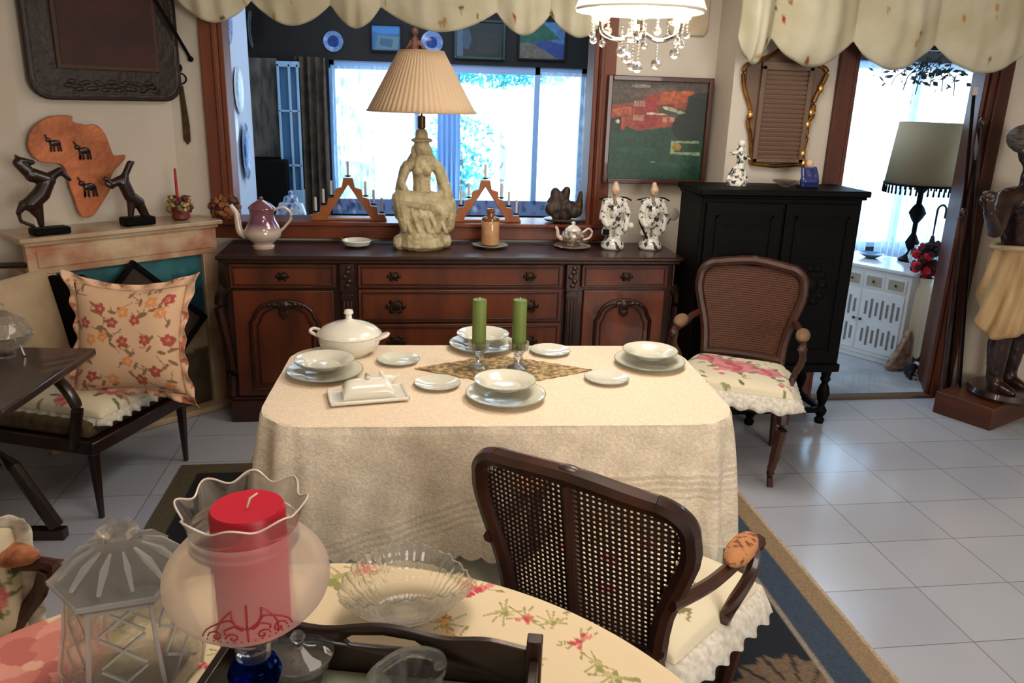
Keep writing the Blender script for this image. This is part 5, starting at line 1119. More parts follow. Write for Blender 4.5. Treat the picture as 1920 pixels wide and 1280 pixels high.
# ================================================================== ROUND TABLE IN FRONT
RC = Vector((-.20, .70, 0)); RR = .705
rt = thing('round_table', 'round table under floral cloth in the foreground', 'table', RC)
B().lathe([(0, .715), (RR-.01, .715), (RR, .725), (RR, .74), (RR-.01, .748), (0, .748)], 64).build('table_top', CHAIRW, rt)
B().lathe([(.22, 0.013), (.2, .05), (.07, .09), (.05, .3), (.08, .5), (.06, .715)], 24).build('pedestal', CHAIRW, rt)
cv = Canvas(1400, 1400, (232, 212, 176)); R = random.Random(40)
def cpt(px_, py_):
    p = pz(px_, py_, .76)-RC; return (p.x/RR+1)/2, (1-p.y/RR)/2
def spray(px_, py_, s_, kind, seed):
    x, y = cpt(px_, py_); r = random.Random(seed); s_ /= 2*RR
    for k in range(7): a = r.uniform(0, 2*PI); L_ = s_*r.uniform(1, 2.2); cv.line([(x, y), (x+L_*math.cos(a), y+L_*math.sin(a))], .0012, (170, 158, 100)); cv.leaf(x+L_*math.cos(a), y+L_*math.sin(a), s_*.28, a, (150, 146, 92))
    cols = {'pink': [(214, 96, 100), (228, 140, 130), (196, 70, 84)], 'orange': [(226, 160, 84), (206, 128, 60), (238, 190, 120)], 'green': [(176, 172, 110), (150, 150, 90), (196, 186, 130)]}[kind]
    for k in range(9): a = r.uniform(0, 2*PI); L_ = s_*r.uniform(.1, .9); cv.ell(x+L_*math.cos(a), y+L_*math.sin(a), s_*.3, s_*.22, cols[k % 3], a)
for i, (x, y, s_, k) in enumerate(((1090, 1195, .022, 'pink'), (985, 1150, .02, 'pink'), (900, 1095, .035, 'pink'), (850, 1200, .03, 'orange'), (835, 1160, .02, 'orange'), (1035, 1160, .016, 'green'), (945, 1140, .018, 'green'), (1150, 1260, .025, 'green'), (640, 1070, .045, 'green'), (690, 1062, .025, 'pink'), (1000, 1230, .02, 'green'),
        (385, 1240, .015, 'pink'), (420, 1215, .014, 'green'), (1060, 1130, .014, 'green'), (1120, 1235, .015, 'green'), (900, 1060, .03, 'pink'))): spray(x, y, s_, k, i)
xr, yr = cpt(60, 1240); cv.rose(xr, yr, .085, [(214, 132, 120), (226, 156, 140), (196, 110, 104), (234, 180, 160)], 4)
for k in range(9): cv.leaf(xr+.10*math.cos(k*.7), yr+.09*math.sin(k*.7), .028, k, (150, 146, 92))
FT = mat('floral_tablecloth', (255, 255, 255), .85, attr=True)
def rtf(u, v):
    a = u*2*PI
    if v < .75: r = RR*(v/.75); return (r*math.cos(a), r*math.sin(a), .7515)
    t = (v-.75)/.25; return ((RR+.012+.02*t+.008*math.sin(a*22)*t)*math.cos(a), (RR+.012+.02*t+.008*math.sin(a*22)*t)*math.sin(a), .7515-.004-.22*t)
def rtc(u, v):
    a = u*2*PI; r = min(1, v/.75)*.5; return cv.at(.5+r*math.cos(a), .5-r*math.sin(a))
o = B().grid(rtf, 1100, 380, True, col=rtc).build('floral_tablecloth', FT, solid=.001, recalc=False); o.location = RC; tag(o, 'cream tablecloth with pink roses and sprigs on the round foreground table', 'tablecloth')
B().grid(lambda u, v: ((RR+.016+.035*v+.012*math.sin(u*70*2*PI)*v)*math.cos(u*2*PI), (RR+.016+.035*v+.012*math.sin(u*70*2*PI)*v)*math.sin(u*2*PI), .742-.055*v+.008*math.cos(u*70*2*PI+1)*v), 1400, 4, True).build('lace_frill', LACE, o, solid=.001)
RT_ = .7525
def onr(px_, py_): p = pz(px_, py_, RT_); p.z = RT_; return p
# crystal basket bowl with a high back lip
p = onr(762, 1150)
cbk = thing('crystal_bowl', 'cut-crystal boat shaped bowl with upturned lips on the floral cloth', 'bowl', (p.x, p.y, RT_), .12)
def boat(u, v):
    a = u*2*PI; r = lerp(.035, .112, v**.8); z = .058*v**1.5; side = math.cos(a)**2; fb = math.sin(a)**2
    lip = .030*fb*v**3-.006*side*v**3
    r += .0022*math.cos(a*22+v*14)*math.cos(a*22-v*14)*min(1, v*3); return (r*math.cos(a)*1.04, r*math.sin(a)*.80, .004+z+lip+.003*math.cos(a*26)*v**4)
B().grid(boat, 352, 40, True).lathe([(.0, .003), (.035, .003), (.036, 0), (.04, 0), (.038, .006)], 32, cap=False).build('bowl_body', CRYS, cbk, solid=.004, off=1)
# hexagonal crystal jar
JC = Vector((-.42, 1.105, RT_))
jar = thing('crystal_jar', 'hexagonal cut-crystal biscuit jar with faceted lid in the left foreground', 'jar', JC, math.radians(12))
def hexl(prof, n=6, rot=0, b=None):
    b = b or B(); rings = []
    for r, z in prof: rings.append([b.bm.verts.new((r*math.cos(rot+i*2*PI/n), r*math.sin(rot+i*2*PI/n), z)) for i in range(n)])
    for A, Q in zip(rings, rings[1:]):
        for i in range(n): b.bm.faces.new((A[i], A[(i+1) % n], Q[(i+1) % n], Q[i]))
    b.bm.faces.new(rings[0][::-1]); b.bm.faces.new(rings[-1]); return b
b = hexl([(.080, 0), (.096, .01), (.102, .04), (.088, .11), (.080, .186), (.076, .186), (.083, .11), (.096, .04), (.085, .018), (.0001, .016)])
b.build('jar_body', CRYS, jar, smooth=False)
b = B()
for i in range(6):
    for k in (0, 1, 2):
        a0 = i*PI/3+PI/6; nx_, ny_ = math.cos(a0), math.sin(a0); tx, ty = -ny_, nx_
        for s_ in (-1, 1): q1_, q2_ = (.086, .079, .072)[k], (.080, .073, .068)[k]; b.tube([(nx_*q1_+tx*s_*.03, ny_*q1_+ty*s_*.03, .04+.048*k), (nx_*q2_-tx*s_*.03, ny_*q2_-ty*s_*.03, .084+.048*k)], .003, 4)
for i in range(6):
    a = i*PI/3; c__, s__ = math.cos(a), math.sin(a); b.tube([(.097*c__, .097*s__, .01), (.1025*c__, .1025*s__, .04), (.089*c__, .089*s__, .11), (.081*c__, .081*s__, .184)], .0035, 4)
EDGE = crystal('crystal_edges', (1, 1, 1), .45, .0, 0, .30)
b.build('cut_pattern', EDGE, jar, smooth=False)
b = hexl([(.079, .172), (.084, .172), (.084, .182), (.079, .182)]); b.build('neck_band', EDGE, jar, smooth=False)
b = hexl([(.094, .182), (.100, .190), (.098, .198), (.080, .216), (.055, .233), (.022, .246), (.015, .25), (.030, .258), (.028, .270), (.014, .276), (.0001, .277)]); b.build('lid', CRYSP, jar, smooth=False)
b = B()
for i in range(12): a = i*PI/6+PI/12; b.tube([(.032*math.cos(a), .032*math.sin(a), .243), (.058*math.cos(a), .058*math.sin(a), .230), (.084*math.cos(a), .084*math.sin(a), .208)], [.002, .006, .003], 4)
b.build('lid_ribs', EDGE, jar, smooth=False)
hexl([(.096, .188), (.1015, .190), (.1015, .196), (.096, .198)]).build('lid_rim', EDGE, jar, smooth=False)
# tray
trc = Vector((-.065, .945, RT_)); trr = math.radians(-13)
ty_ = thing('serving_tray', 'dark wooden serving tray with glass base and cut-out handle in the foreground', 'tray', trc, trr)
hw, hd = .235, .135
pr = [(-hw, .01)]; 
n_ = 40
for i in range(n_+1):
    u = i/n_; x = lerp(-hw, hw, u); z = .078+.022*math.exp(-((x-.0)/.085)**2)+.012*math.exp(-((abs(x)-.16)/.05)**2)-.0; pr.append((x, z))
pr.append((hw, .01))
for y0, nm in ((hd-.012, 'far_side'), (-hd, 'near_side')):
    b = B(); b.prism(pr, .012, Matrix.Translation((0, y0, 0)))
    s_o = b.build(nm, DARKW, ty_, bevel=.002)
    ct = B(); ct.prism([(x*1.0+.0, z) for x, z in [(-.055, .058), (-.066, .068), (-.05, .080), (0, .085), (.05, .080), (.066, .068), (.055, .058)]], .05, Matrix.Translation((0, y0-.02, 0)))
    # cut the handle hole straight into the board mesh
    cme = ct.build('handle_cutter', DARKW, ty_); md = s_o.modifiers.new('hole', 'BOOLEAN'); md.object = cme; md.operation = 'DIFFERENCE'; md.solver = 'EXACT'
    dg = bpy.context.evaluated_depsgraph_get(); me2 = bpy.data.meshes.new_from_object(s_o.evaluated_get(dg)); s_o.modifiers.clear(); s_o.data = me2; bpy.data.objects.remove(cme, do_unlink=True)
for s_ in (-1, 1):
    B().bx(s_*hw-.007, s_*hw+.007, -hd, hd, .01, .072).build('end_board', DARKW, ty_, bevel=.002)
    for y0 in (-hd, hd-.012): B().bx(s_*hw-.012, s_*hw+.012, y0-.006, y0+.018, .002, .10).build('corner_post', DARKW, ty_, bevel=.002)
B().bx(-hw, hw, -hd, hd, .002, .010).build('base_board', DARKW, ty_); B().bx(-hw+.008, hw-.008, -hd+.012, hd-.014, .0105, .0135).build('glass_base', mat('pale_green_glass', (158, 164, 142), .08, coat=.5), ty_)
ZT = RT_+.0145
# hurricane candle lamp
HP = Vector((-.218, 1.00, ZT+.03))
hl = thing('hurricane_lamp', 'frosted glass hurricane lamp with blue glass ball base and fluted rim', 'candle lamp', HP)
B().lathe([(.038, -.03), (.04, -.024), (.022, -.014), (.018, .02)], 32).build('foot', CRYSP, hl)
B().lathe([(.016, .018), (.034, .028), (.038, .042), (.032, .058), (.014, .066)], 32).build('blue_ball', crystal('cobalt_glass', (.05, .14, .5), .25, .02), hl)
B().lathe([(.016, .064), (.024, .070), (.026, .100), (.020, .108), (.045, .114), (.05, .118), (.0, .116)], 32, lob=6).build('neck', CRYSP, hl)
FRO = frosted('frosted_glass', (.98, .92, .87), .42, .30, .40, 1.12)
FRC = frosted('clear_rim_glass', (.97, .94, .9), .10, .15, .55)
sh = [(.034, .118), (.072, .138), (.102, .168), (.111, .196), (.106, .222), (.088, .246), (.073, .258), (.0725, .266), (.070, .272), (.071, .280)]
sp2 = smooth_path([(r, 0, z) for r, z in sh], 4)
B().lathe([(q.x, q.z) for q in sp2], 64, cap=False).build('frosted_shade', FRO, hl)
def rim(u, v):
    a = u*2*PI; w_ = math.cos(a*8); r = lerp(.071, .081+.005*w_, v**1.3); return (r*math.cos(a), r*math.sin(a), lerp(.280, .312, v)+.006*w_*v)
B().grid(rim, 192, 8, True).build('fluted_rim', FRC, hl, solid=.0015)
B().tube([(*rim(k/192, 1)[:2], rim(k/192, 1)[2]) for k in range(192)], .0014, 5, True).build('rim_edge', mat('rim_glass', (214, 200, 184), .15), hl)
# etched ornament on the front of the shade
def etch(x, z):
    x *= 1.3; z = .150+(z-.150)*1.35+.020
    for i in range(len(sp2)-1):
        if sp2[i].z <= z <= sp2[i+1].z: r = lerp(sp2[i].x, sp2[i+1].x, (z-sp2[i].z)/(sp2[i+1].z-sp2[i].z)); break
    else: r = .08
    a = -PI/2+.17+x/r; return ((r+.0016)*math.cos(a), (r+.0016)*math.sin(a), z)
b = B()
for s_ in (-1, 1):
    for k0, k1, h_ in ((0, .045, .012), (.006, .03, .020), (.004, .022, .006)):
        b.tube([etch(s_*(k0+(k1-k0)*t/10+.003*math.sin(t)), .166+h_*math.sin(t/10*PI*1.2)) for t in range(11)], .0011, 5)
    b.tube([etch(s_*(.030+.008*math.cos(t*.7)*(1-t/12)), .160+.008*math.sin(t*.7)*(1-t/12)) for t in range(12)], .0010, 5)
    b.tube([etch(s_*(.014+.007*math.cos(t*.7)*(1-t/12)), .157+.007*math.sin(t*.7)*(1-t/12)) for t in range(12)], .0010, 5)
b.tube([etch(0, z/1000) for z in range(150, 192, 4)], .0012, 5)
for k in range(-6, 7): b.gem(etch(k*.0065, .149+.0006*k*k*.3), .0013)
b.build('etched_ornament', mat('etched_red', (142, 36, 46), .5), hl)
rc_ = thing('red_candle', 'thick red pillar candle standing inside the frosted hurricane lamp', 'candle', HP+Vector((.006, 0, .1195)))
B().lathe([(.044, 0), (.049, .004), (.050, .180), (.047, .187), (.012, .185), (0, .185)], 48).build('wax', mat('red_wax', (196, 22, 50), .38, sss=.1), rc_)
B().cap((0, 0, .184), (.004, 0, .198), .0016).cap((.004, 0, .198), (.014, 0, .205), .0014).build('wick', mat('white_wick', (230, 226, 210), .8), rc_)
# lidded glass candy dish in the tray
p = pz(562, 1215, ZT+.05)
cd = thing('glass_candy_dish', 'clear glass dish with flat knobbed lid behind the frosted hurricane lamp', 'dish', (p.x, p.y-.012, ZT))
B().lathe([(.03, 0), (.034, .003), (.010, .010), (.012, .016), (.046, .03), (.050, .05), (.047, .05), (.042, .032), (0, .022)], 36).build('bowl', CRYSP, cd)
B().lathe([(.053, .050), (.053, .054), (.035, .062), (.012, .066), (.006, .070), (.012, .080), (.008, .087), (0, .088)], 36).build('lid', CRYSP, cd)
# crystal bowl on the tray, cut by the lower edge
p = pz(762, 1265, ZT+.03)
b_ = thing('crystal_basket', 'small cut-crystal basket with arched handle on the tray, at bottom edge', 'bowl', (p.x, p.y-.01, ZT), .3)
B().grid(lambda u, v: (lerp(.02, .055, v)*math.cos(u*2*PI)*1.1, lerp(.02, .055, v)*math.sin(u*2*PI)*.8, .002+.035*v+.003*math.cos(u*24*PI)*v), 120, 8, True).build('bowl', CRYS, b_, solid=.003)
B().tube(smooth_path([(-.055, 0, .035), (-.045, 0, .060), (0, 0, .078), (.045, 0, .060), (.055, 0, .035)], 5), .006, 8, flat=1.8).build('handle', CRYS, b_)
# ================================================================== SEEN THROUGH THE DOORWAY
A2 = Vector((3.21, 4.61, 0)); A1 = Vector((3.037, 4.892, 0)); du = (A2-A1).normalized()
wc = thing('white_cabinet', 'low white slatted cabinet with four panelled drawers seen through the doorway', 'cabinet', A2, math.atan2(du.y, du.x))
WL = .62; WH = .645; WD = .45
B().bx(-WL, 0, 0, WD, .04, WH-.02).bx(-WL, 0, .01, WD, .004, .04).build('carcass', WHITEP, wc, bevel=.004)
B().bx(-WL-.01, .015, -.02, WD+.01, WH-.02, WH).build('top', mat('white_marble_top', (222, 226, 232), .15), wc, bevel=.004)
GAP = mat('grey_gap', (120, 120, 118), .8); TAN = mat('tan_drawer', (170, 160, 142), .6)
for k in range(4):
    x0 = -WL+.02+k*.148; d = B().bx(x0, x0+.13, -.008, .005, .50, .59).build('drawer', WHITEP, wc, bevel=.002)
    B().bx(x0+.014, x0+.116, -.011, -.006, .512, .578).build('drawer_panel', TAN, d); B().ell((x0+.065, -.018, .545), .008, 10).build('knob', mat('black_knob', (20, 20, 20), .4), d)
for k in range(2):
    x0 = -WL+.02+k*.296; d = B().bx(x0, x0+.28, -.008, .005, .07, .48).build('door', WHITEP, wc, bevel=.002)
    g = B(); 
    for j in range(7):
        xx = x0+.03+j*.036
        for z0, z1 in (((.30, .43) if j % 2 else (.32, .41)), ((.11, .24) if j % 2 else (.13, .22))): g.bx(xx, xx+.014, -.011, -.006, z0, z1)
    g.build('slat_openings', GAP, d)
    B().ell((x0+(.265 if k == 0 else .015), -.018, .28), .01, 10).build('knob', MC['black_knob'], d)
p = pz(1700, 472, WH); LPx = Vector((p.x, p.y, WH))
LPx = Vector((3.43, 5.0, WH))
fl = thing('table_lamp', 'black turned lamp with fringed beige drum shade seen through the doorway', 'table lamp', LPx)
B().lathe([(.07, 0), (.075, .015), (.05, .03), (.03, .05), (.018, .07), (.035, .10), (.045, .13), (.03, .16), (.016, .19), (.016, .26), (.035, .29), (.055, .33), (.035, .37), (.018, .39), (.018, .46), (.05, .50), (.045, .51), (.012, .52), (.012, .62)], 20).build('lamp_stem', BLACKW, fl)
SH0 = .515; 
B().lathe([(.235, SH0), (.200, SH0+.40)], 40, cap=False).build('lamp_shade', mat('beige_linen', (158, 142, 112), .9), fl, solid=.003)
B().tube([(.236*math.cos(k*PI/20), .236*math.sin(k*PI/20), SH0+.005) for k in range(40)], .008, 6, True).build('shade_band', BLACKW, fl)
b = B()
for k in range(44): a = k*2*PI/44; b.cap((.236*math.cos(a), .236*math.sin(a), SH0), (.236*math.cos(a), .236*math.sin(a), SH0-.05), .004, .007, 6)
b.build('fringe', BLACKW, fl)
tag(B().lathe([(.03, 0), (.05, .01), (.085, .03), (.08, .032), (.04, .014), (0, .012)], 28).build('glass_bowl', mat('blue_bowl_glass', (120, 160, 190), .1, trans=.5)), 'blue glass dish on the white cabinet top, left of the lamp', 'bowl').location = (3.22, 5.12, WH)
gv = thing('glass_vase', 'round grey cut-glass vase on the white cabinet beside the red flowers', 'vase', (3.36, 4.80, WH))
B().lathe([(.03, 0), (.055, .03), (.07, .07), (.055, .11), (.03, .125), (.04, .14), (.034, .14), (.05, .07), (0, .01)], 28, lob=14).build('body', CRYS, gv)
# umbrella stand and flowers
tv = thing('tall_vase', 'tall white floor vase standing inside the doorway by the right jamb', 'vase', (3.34, 4.66, .005))
B().lathe([(.075, 0), (.08, .02), (.07, .06), (.075, .3), (.065, .5), (.04, .56), (.05, .60), (.044, .60), (.03, .5), (0, .05)], 32).build('body', CERAM, tv)
rf = thing('flower_bunch', 'dark red and scarlet artificial flowers above the white floor vase', 'flowers', (3.33, 4.66, .60))
R = random.Random(8)
for nm, m in (('scarlet_blooms', mat('scarlet', (178, 24, 36), .7)), ('dark_blooms', mat('deep_maroon', (70, 16, 24), .8)), ('dark_leaves', mat('dark_stem', (26, 26, 28), .7))):
    b = B()
    for i in range(22): b.gem((R.uniform(-.09, .07), R.uniform(-.05, .05), R.uniform(.0, .22)), R.uniform(.014, .034))
    b.build(nm, m, rf, smooth=False)
B().tube([(0, 0, -.2), (0, 0, .15)], .008, 6).build('stem', MC['dark_stem'], rf)
um = thing('umbrella', 'dark furled umbrella with crook handle rising from the red flowers', 'umbrella', (3.36, 4.70, .70))
B().tube([(0, 0, -.3), (0, 0, .33)]+[(.03-.03*math.cos(k*PI/8), 0, .33+.035*math.sin(k*PI/8)) for k in range(1, 9)]+[(.06, 0, .28)], .007, 8).build('crook_handle', mat('black_knob', (20, 20, 20), .4), um)
B().tube([(0, 0, -.2), (0, 0, .05), (0, 0, .17)], [.012, .035, .01], 10).build('canopy', MC['black_knob'], um)
sg = thing('carved_stone', 'mottled brown wedge of rough stone on the floor beside the white cabinet', 'stone', (3.20, 4.56, .0125))
b = B().prism([(-.09, 0), (.06, 0), (.07, .02), (.05, .26), (.03, .27), (-.02, .14), (-.08, .03)], .05); b.build('stone_body', mat('mottled_stone', (176, 146, 122), .8, col2=(110, 80, 62), scale=26, bump=.5), sg, bevel=.01)
dg_ = thing('dog_ornament', 'small black and white ornament on the floor inside the doorway', 'ornament', (3.17, 4.42, .0125))
B().ell((0, 0, .05), (.03, .05, .05)).cap((0, -.03, .08), (0, -.04, .12), .026, .02).cap((-.018, -.04, .13), (-.022, -.04, .15), .008, .004).cap((.018, -.04, .13), (.022, -.04, .15), .008, .004).cap((0, -.05, .12), (0, -.075, .11), .012, .009).cap((-.018, -.04, .04), (-.018, -.045, .008), .01).cap((.018, -.04, .04), (.018, -.045, .008), .01).build('body', mat('black_white_patch', (22, 22, 24), .5, col2=(190, 190, 190), scale=18, lo=.55, hi=.58), dg_, remesh=.004, sm=1)
# dark hanging plant at the top of the doorway
hp = thing('hanging_plant', 'dark trailing plant silhouette hanging at top right of the doorway window', 'plant', (4.05, 6.1, 1.86))
b = B(); R = random.Random(15)
for i in range(200):
    c__ = Vector((R.gauss(0, .20), R.uniform(-.1, .1), R.gauss(.08, .06))); s_ = R.uniform(.02, .045); a1 = Vector((R.uniform(-1, 1), R.uniform(-1, 1), R.uniform(-1, 1))).normalized(); a2 = a1.orthogonal()
    b.bm.faces.new([b.bm.verts.new(c__+k) for k in (a1*s_, a2*s_*.4, -a1*s_, -a2*s_*.4)])
b.build('foliage', mat('dark_leaf', (26, 34, 30), .7), hp, smooth=False)['kind'] = 'stuff'
q = B()
for i in range(6): x = -.25+.1*i; q.tube([(x*.5, 0, .1), (x, 0, .02), (x*1.1, .01, -.05-.03*(i % 3))], .004, 5)
q.tube([(0, 0, .1), (0, 0, .64)], .004, 5); q.build('stems', MC['dark_leaf'], hp)
# ================================================================== AFRICAN STATUE AND STICKS, right edge
bx_ = thing('pedestal_box', 'low reddish wooden plinth box on the floor under the tall carved statue', 'plinth', (0, 0, 0))
q1, q2 = Vector((2.968, 3.878, 0)), Vector((3.11, 3.596, 0)); e1 = (q2-q1).normalized(); e2 = Vector((-e1.y, e1.x, 0)); e2 = e2 if e2.x > 0 else -e2
P4 = [q1, q2, q2+e2*.62, q1+e2*.62]
b = B(); lw = [b.bm.verts.new((p.x, p.y, .0)) for p in P4]; up2 = [b.bm.verts.new((p.x, p.y, .125)) for p in P4]
b.bm.faces.new(lw[::-1]); b.bm.faces.new(up2)
for i in range(4): b.bm.faces.new((lw[i], lw[(i+1) % 4], up2[(i+1) % 4], up2[i]))
b.build('box_body', mat('plinth_wood', (98, 56, 32), .4, col2=(70, 36, 22), scale=6, stretch=(.3, .3, 2)), bx_, bevel=.004)
SB = Vector((3.32, 3.80, .1255))
EBON = mat('carved_ebony_brown', (58, 32, 24), .35, col2=(30, 16, 14), scale=16, coat=.4)
st = thing('carved_statue', 'tall carved dark wooden figure in pale loincloth on the plinth, right edge', 'statue', SB, math.radians(12)); st.scale = (1.12, 1.12, 1.05); SHR = Matrix(((1, 0, -.12, 0), (0, 1, 0, 0), (0, 0, 1, 0), (0, 0, 0, 1)))
B().lathe([(.16, 0), (.17, .02), (.16, .045), (.12, .05)], 24).build('statue_base', EBON, st)
b = B(); b.M = SHR
b.cap((-.075, -.02, .06), (-.075, 0, .10), .045, .036).cap((-.075, -.05, .065), (-.075, -.10, .058), .034, .024).cap((-.075, 0, .10), (-.08, -.01, .30), .036, .052).cap((-.08, -.01, .30), (-.075, -.03, .40), .052, .046).cap((-.075, -.03, .40), (-.065, 0, .66), .05, .082)
b.cap((.07, .03, .06), (.07, .04, .10), .045, .036).cap((.07, .0, .065), (.07, -.05, .058), .034, .024).cap((.07, .04, .10), (.085, .03, .30), .036, .052).cap((.085, .03, .30), (.08, -.02, .41), .05, .048).cap((.08, -.02, .41), (.06, 0, .66), .05, .082)
b.cap((-.05, 0, .68), (.05, 0, .68), .085).cap((0, 0, .70), (0, -.01, .82), .10, .088).cap((0, -.01, .82), (0, 0, .98), .095, .10).cap((-.09, 0, 1.04), (.09, 0, 1.04), .062)
b.ell((-.05, -.07, 1.0), (.05, .03, .045)).ell((.05, -.07, 1.0), (.05, .03, .045))
b.cap((0, 0, 1.08), (0, -.01, 1.18), .042).ell((0, -.02, 1.27), (.068, .082, .098)).ell((0, -.10, 1.26), (.014, .02, .02), 8).ell((0, -.09, 1.225), (.026, .016, .010), 8).ell((-.07, 0, 1.26), (.012, .02, .026), 8).ell((.07, 0, 1.26), (.012, .02, .026), 8)
b.ell((-.026, -.092, 1.285), (.012, .008, .006), 8).ell((.026, -.092, 1.285), (.012, .008, .006), 8).cap((-.04, -.09, 1.302), (.04, -.09, 1.302), .009)
b.cap((-.135, 0, 1.04), (-.25, -.06, .90), .048, .038).cap((-.25, -.06, .90), (-.34, -.10, .99), .036, .026)
b.cap((.14, 0, 1.04), (.20, .0, .84), .046, .036).cap((.20, 0, .84), (.18, -.10, .70), .035, .025)
b.build('body', EBON, st, remesh=.008, sm=5, disp=.006, dscale=.03)
def hand(nm, p, d, side):
    h = B(); h.M = SHR; p = Vector(p); d = Vector(d).normalized(); a = Vector(side).normalized(); c__ = d.cross(a)
    h.cap(p, p+d*.05, .022, .024)
    for k in range(4):
        s_ = p+d*.06+a*(.012*(k-1.5)*1.15); L_ = (.032, .038, .035, .028)[k]; h.cap(s_, s_+d*L_*.6+c__*.012, .0085, .008, 8).cap(s_+d*L_*.6+c__*.012, s_+d*L_*.6+c__*.034, .008, .007, 8)
    h.cap(p+d*.02-a*.02, p+d*.045-a*.036+c__*.01, .009, .008, 8).cap(p+d*.045-a*.036+c__*.01, p+d*.06-a*.03+c__*.026, .008, .007, 8)
    h.build(nm, EBON, st, remesh=.004, sm=1)
hand('hand', (-.345, -.10, 1.0), (-.3, -.1, .9), (.4, -.9, 0)); hand('hand', (.18, -.10, .70), (-.1, -.6, -.6), (1, 0, 0))
hb = B(); hb.M = SHR; hb.ell((0, .015, 1.32), (.10, .10, .075)).lathe([(.085, 1.30), (.095, 1.31), (.085, 1.325)], 24).build('headdress', mat('grey_wood_cap', (112, 104, 96), .5, col2=(50, 40, 36), scale=30, stretch=(1, 1, 4)), st)
TANC = mat('painted_loincloth', (206, 176, 128), .5, col2=(168, 132, 88), scale=10, stretch=(1, 1, .3), bump=.5, bscale=30)
def loin(u, v):
    a = u*2*PI; f_ = .5+.5*math.sin(a+PI/2+PI); drop = .40+.15*math.cos(a+PI/2-.5)+.10*math.cos(2*a); r = lerp(.118, .150+.02*math.cos(2*a), v)
    r += .012*math.sin(a*11+v*7)*(.3+v); return (r*1.12*math.cos(a), r*.85*math.sin(a), .80-drop*v)
lb = B(); lb.M = SHR; lb.grid(loin, 160, 24, True).build('loincloth', TANC, st, solid=.008)
wb_ = B(); wb_.M = SHR; wb_.tube([(.134*math.cos(k*PI/16), .104*math.sin(k*PI/16), .80+.008*math.sin(k*PI/8)) for k in range(32)], .014, 8, True).tube([(.06, -.115, .79), (.03, -.135, .70), (.0, -.13, .62)], [.03, .02, .008], 8).build('waist_band', mat('pale_waistband', (190, 166, 130), .5), st)
def stick(label, a, b__, r, m, tip=None, nm='walking_stick'):
    a, b__ = Vector(a), Vector(b__); t = thing(nm, label, 'stick', a); v_ = b__-a
    B().tube([Vector(), v_*.5, v_], r, 8).build('shaft', m, t)
    if tip == 'knob': B().ell(v_, (.022, .022, .03)).build('knob', m, t)
    if tip == 'spear': B().tube([v_, v_*1.03+Vector((0, 0, .02)), v_*1.1], [r, .022, .002], 6, flat=.4).build('spear_head', mat('grey_metal', (120, 122, 126), .4, metal=.6), t)
    if tip == 'pink': B().box(v_+Vector((0, 0, .02)), (.03, .02, .045)).build('pale_tip', mat('pale_pink_tip', (206, 190, 186), .6), t, bevel=.004)
p0, p1 = pz(1800, 735, 0), py(1828, 170, 4.06)
stick('tall dark stick with pale square tip leaning in the right side of the doorway', (3.155, 4.02, 0.002), py(1826, 178, 4.07), .009, BLACKW, 'pink')
stick('slim carved staff leaning on the right door frame, between doorway and statue', (3.20, 4.0, 0.002), py(1842, 230, 4.07), .010, EBON, 'knob')
stick('long thin dark spear upright beside the carved statue', (3.17, 3.93, .002), py(1828, 300, 3.98), .007, BLACKW, 'spear', 'spear')
stick('short carved club leaning behind the statue arm', (3.10, 3.99, .002), py(1806, 400, 4.03), .013, EBON, 'knob', 'carved_club')
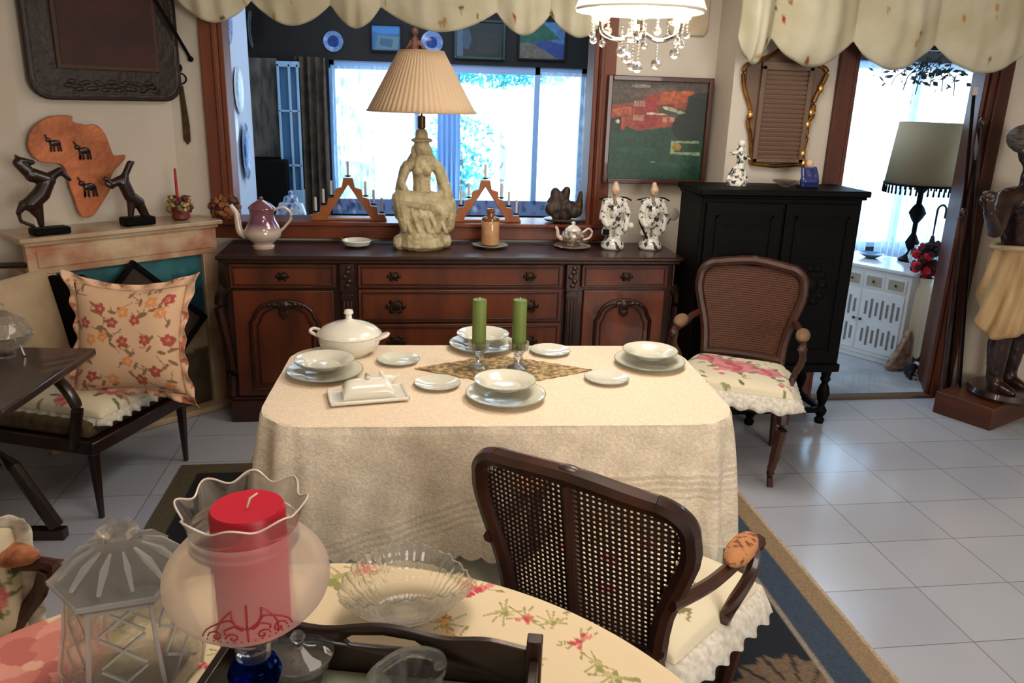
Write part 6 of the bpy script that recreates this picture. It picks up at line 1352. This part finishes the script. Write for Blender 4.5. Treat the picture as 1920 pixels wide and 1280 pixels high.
# ================================================================== CHANDELIER
CC = Vector((.65, 2.30, 0))
ch = thing('chandelier', 'lit white dome chandelier with hanging crystal drops above the dining table', 'chandelier', (CC.x, CC.y, 1.70))
GLOW = mat('lit_glass', (255, 236, 206), .4, emit=2.6)
B().lathe([(.172, .176), (.176, .180), (.168, .20), (.14, .235), (.09, .27), (.03, .29)], 48, cap=False).build('glass_dome', GLOW, ch, solid=.004)
CHR = mat('chrome', (220, 215, 205), .12, metal=1)
B().tube([(.174*math.cos(k*PI/24), .174*math.sin(k*PI/24), .176) for k in range(48)], .005, 6, True).build('dome_ring', CERAM, ch)
B().tube([(0, 0, .12), (0, 0, .795)], .008, 8).ell((0, 0, .12), .022).lathe([(.05, .78), (.06, .79), (.06, .799)], 20).build('centre_rod', CHR, ch)
for k in range(6):
    a = k*PI/3+.3; d = Vector((math.cos(a), math.sin(a), 0))
    B().tube(smooth_path([(0, 0, .13), d*.06+Vector((0, 0, .10)), d*.115+Vector((0, 0, .115)), d*.125+Vector((0, 0, .15))], 4), .0045, 6).build('arm', CHR, ch)
    q = B().lathe([(.004, .14), (.022, .148), (.026, .156), (.01, .158)], 16, c=(d.x*.125, d.y*.125, 0)); q.build('bobeche', CRYSP, ch)
    B().ell(d*.125+Vector((0, 0, .172)), (.012, .012, .022)).build('bulb', mat('lit_bulb', (255, 226, 180), .4, emit=14), ch)
DROP = crystal('chandelier_crystal', (1, 1, 1), .35, .0)
ring = []
for k in range(12): ring.append((.13, k*PI/6+.1, .095+.02*(k % 2), .0075, 3))
for px_, py_ in ((1165, 97), (1185, 122), (1195, 126), (1230, 120), (1265, 100), (1175, 108)): ring.append((px_, py_))
for it in ring:
    if len(it) == 2:
        w_ = py(it[0], it[1], CC.y+random.uniform(-.06, .06)); o_ = w_-Vector((CC.x, CC.y, 1.70)); r_ = .0155; top_ = .13
    else:
        o_ = Vector((it[0]*math.cos(it[1]), it[0]*math.sin(it[1]), it[2])); r_ = .011; top_ = .155
    s_ = B().gem(o_, r_, 2).build('crystal_drop', DROP, ch, smooth=False)
    q = B(); z = o_.z+r_+.003
    while z < top_: q.gem((o_.x, o_.y, z), .0042, 1); z += .0088
    q.build('bead_strand', DROP, s_, smooth=False)
pl = bpy.data.lights.new('chandelier_bulbs', 'POINT'); pl.energy = 10; pl.color = (1, .84, .68); pl.shadow_soft_size = .10
po = bpy.data.objects.new('chandelier_bulbs', pl); C.objects.link(po); po.location = (CC.x, CC.y, 1.67)
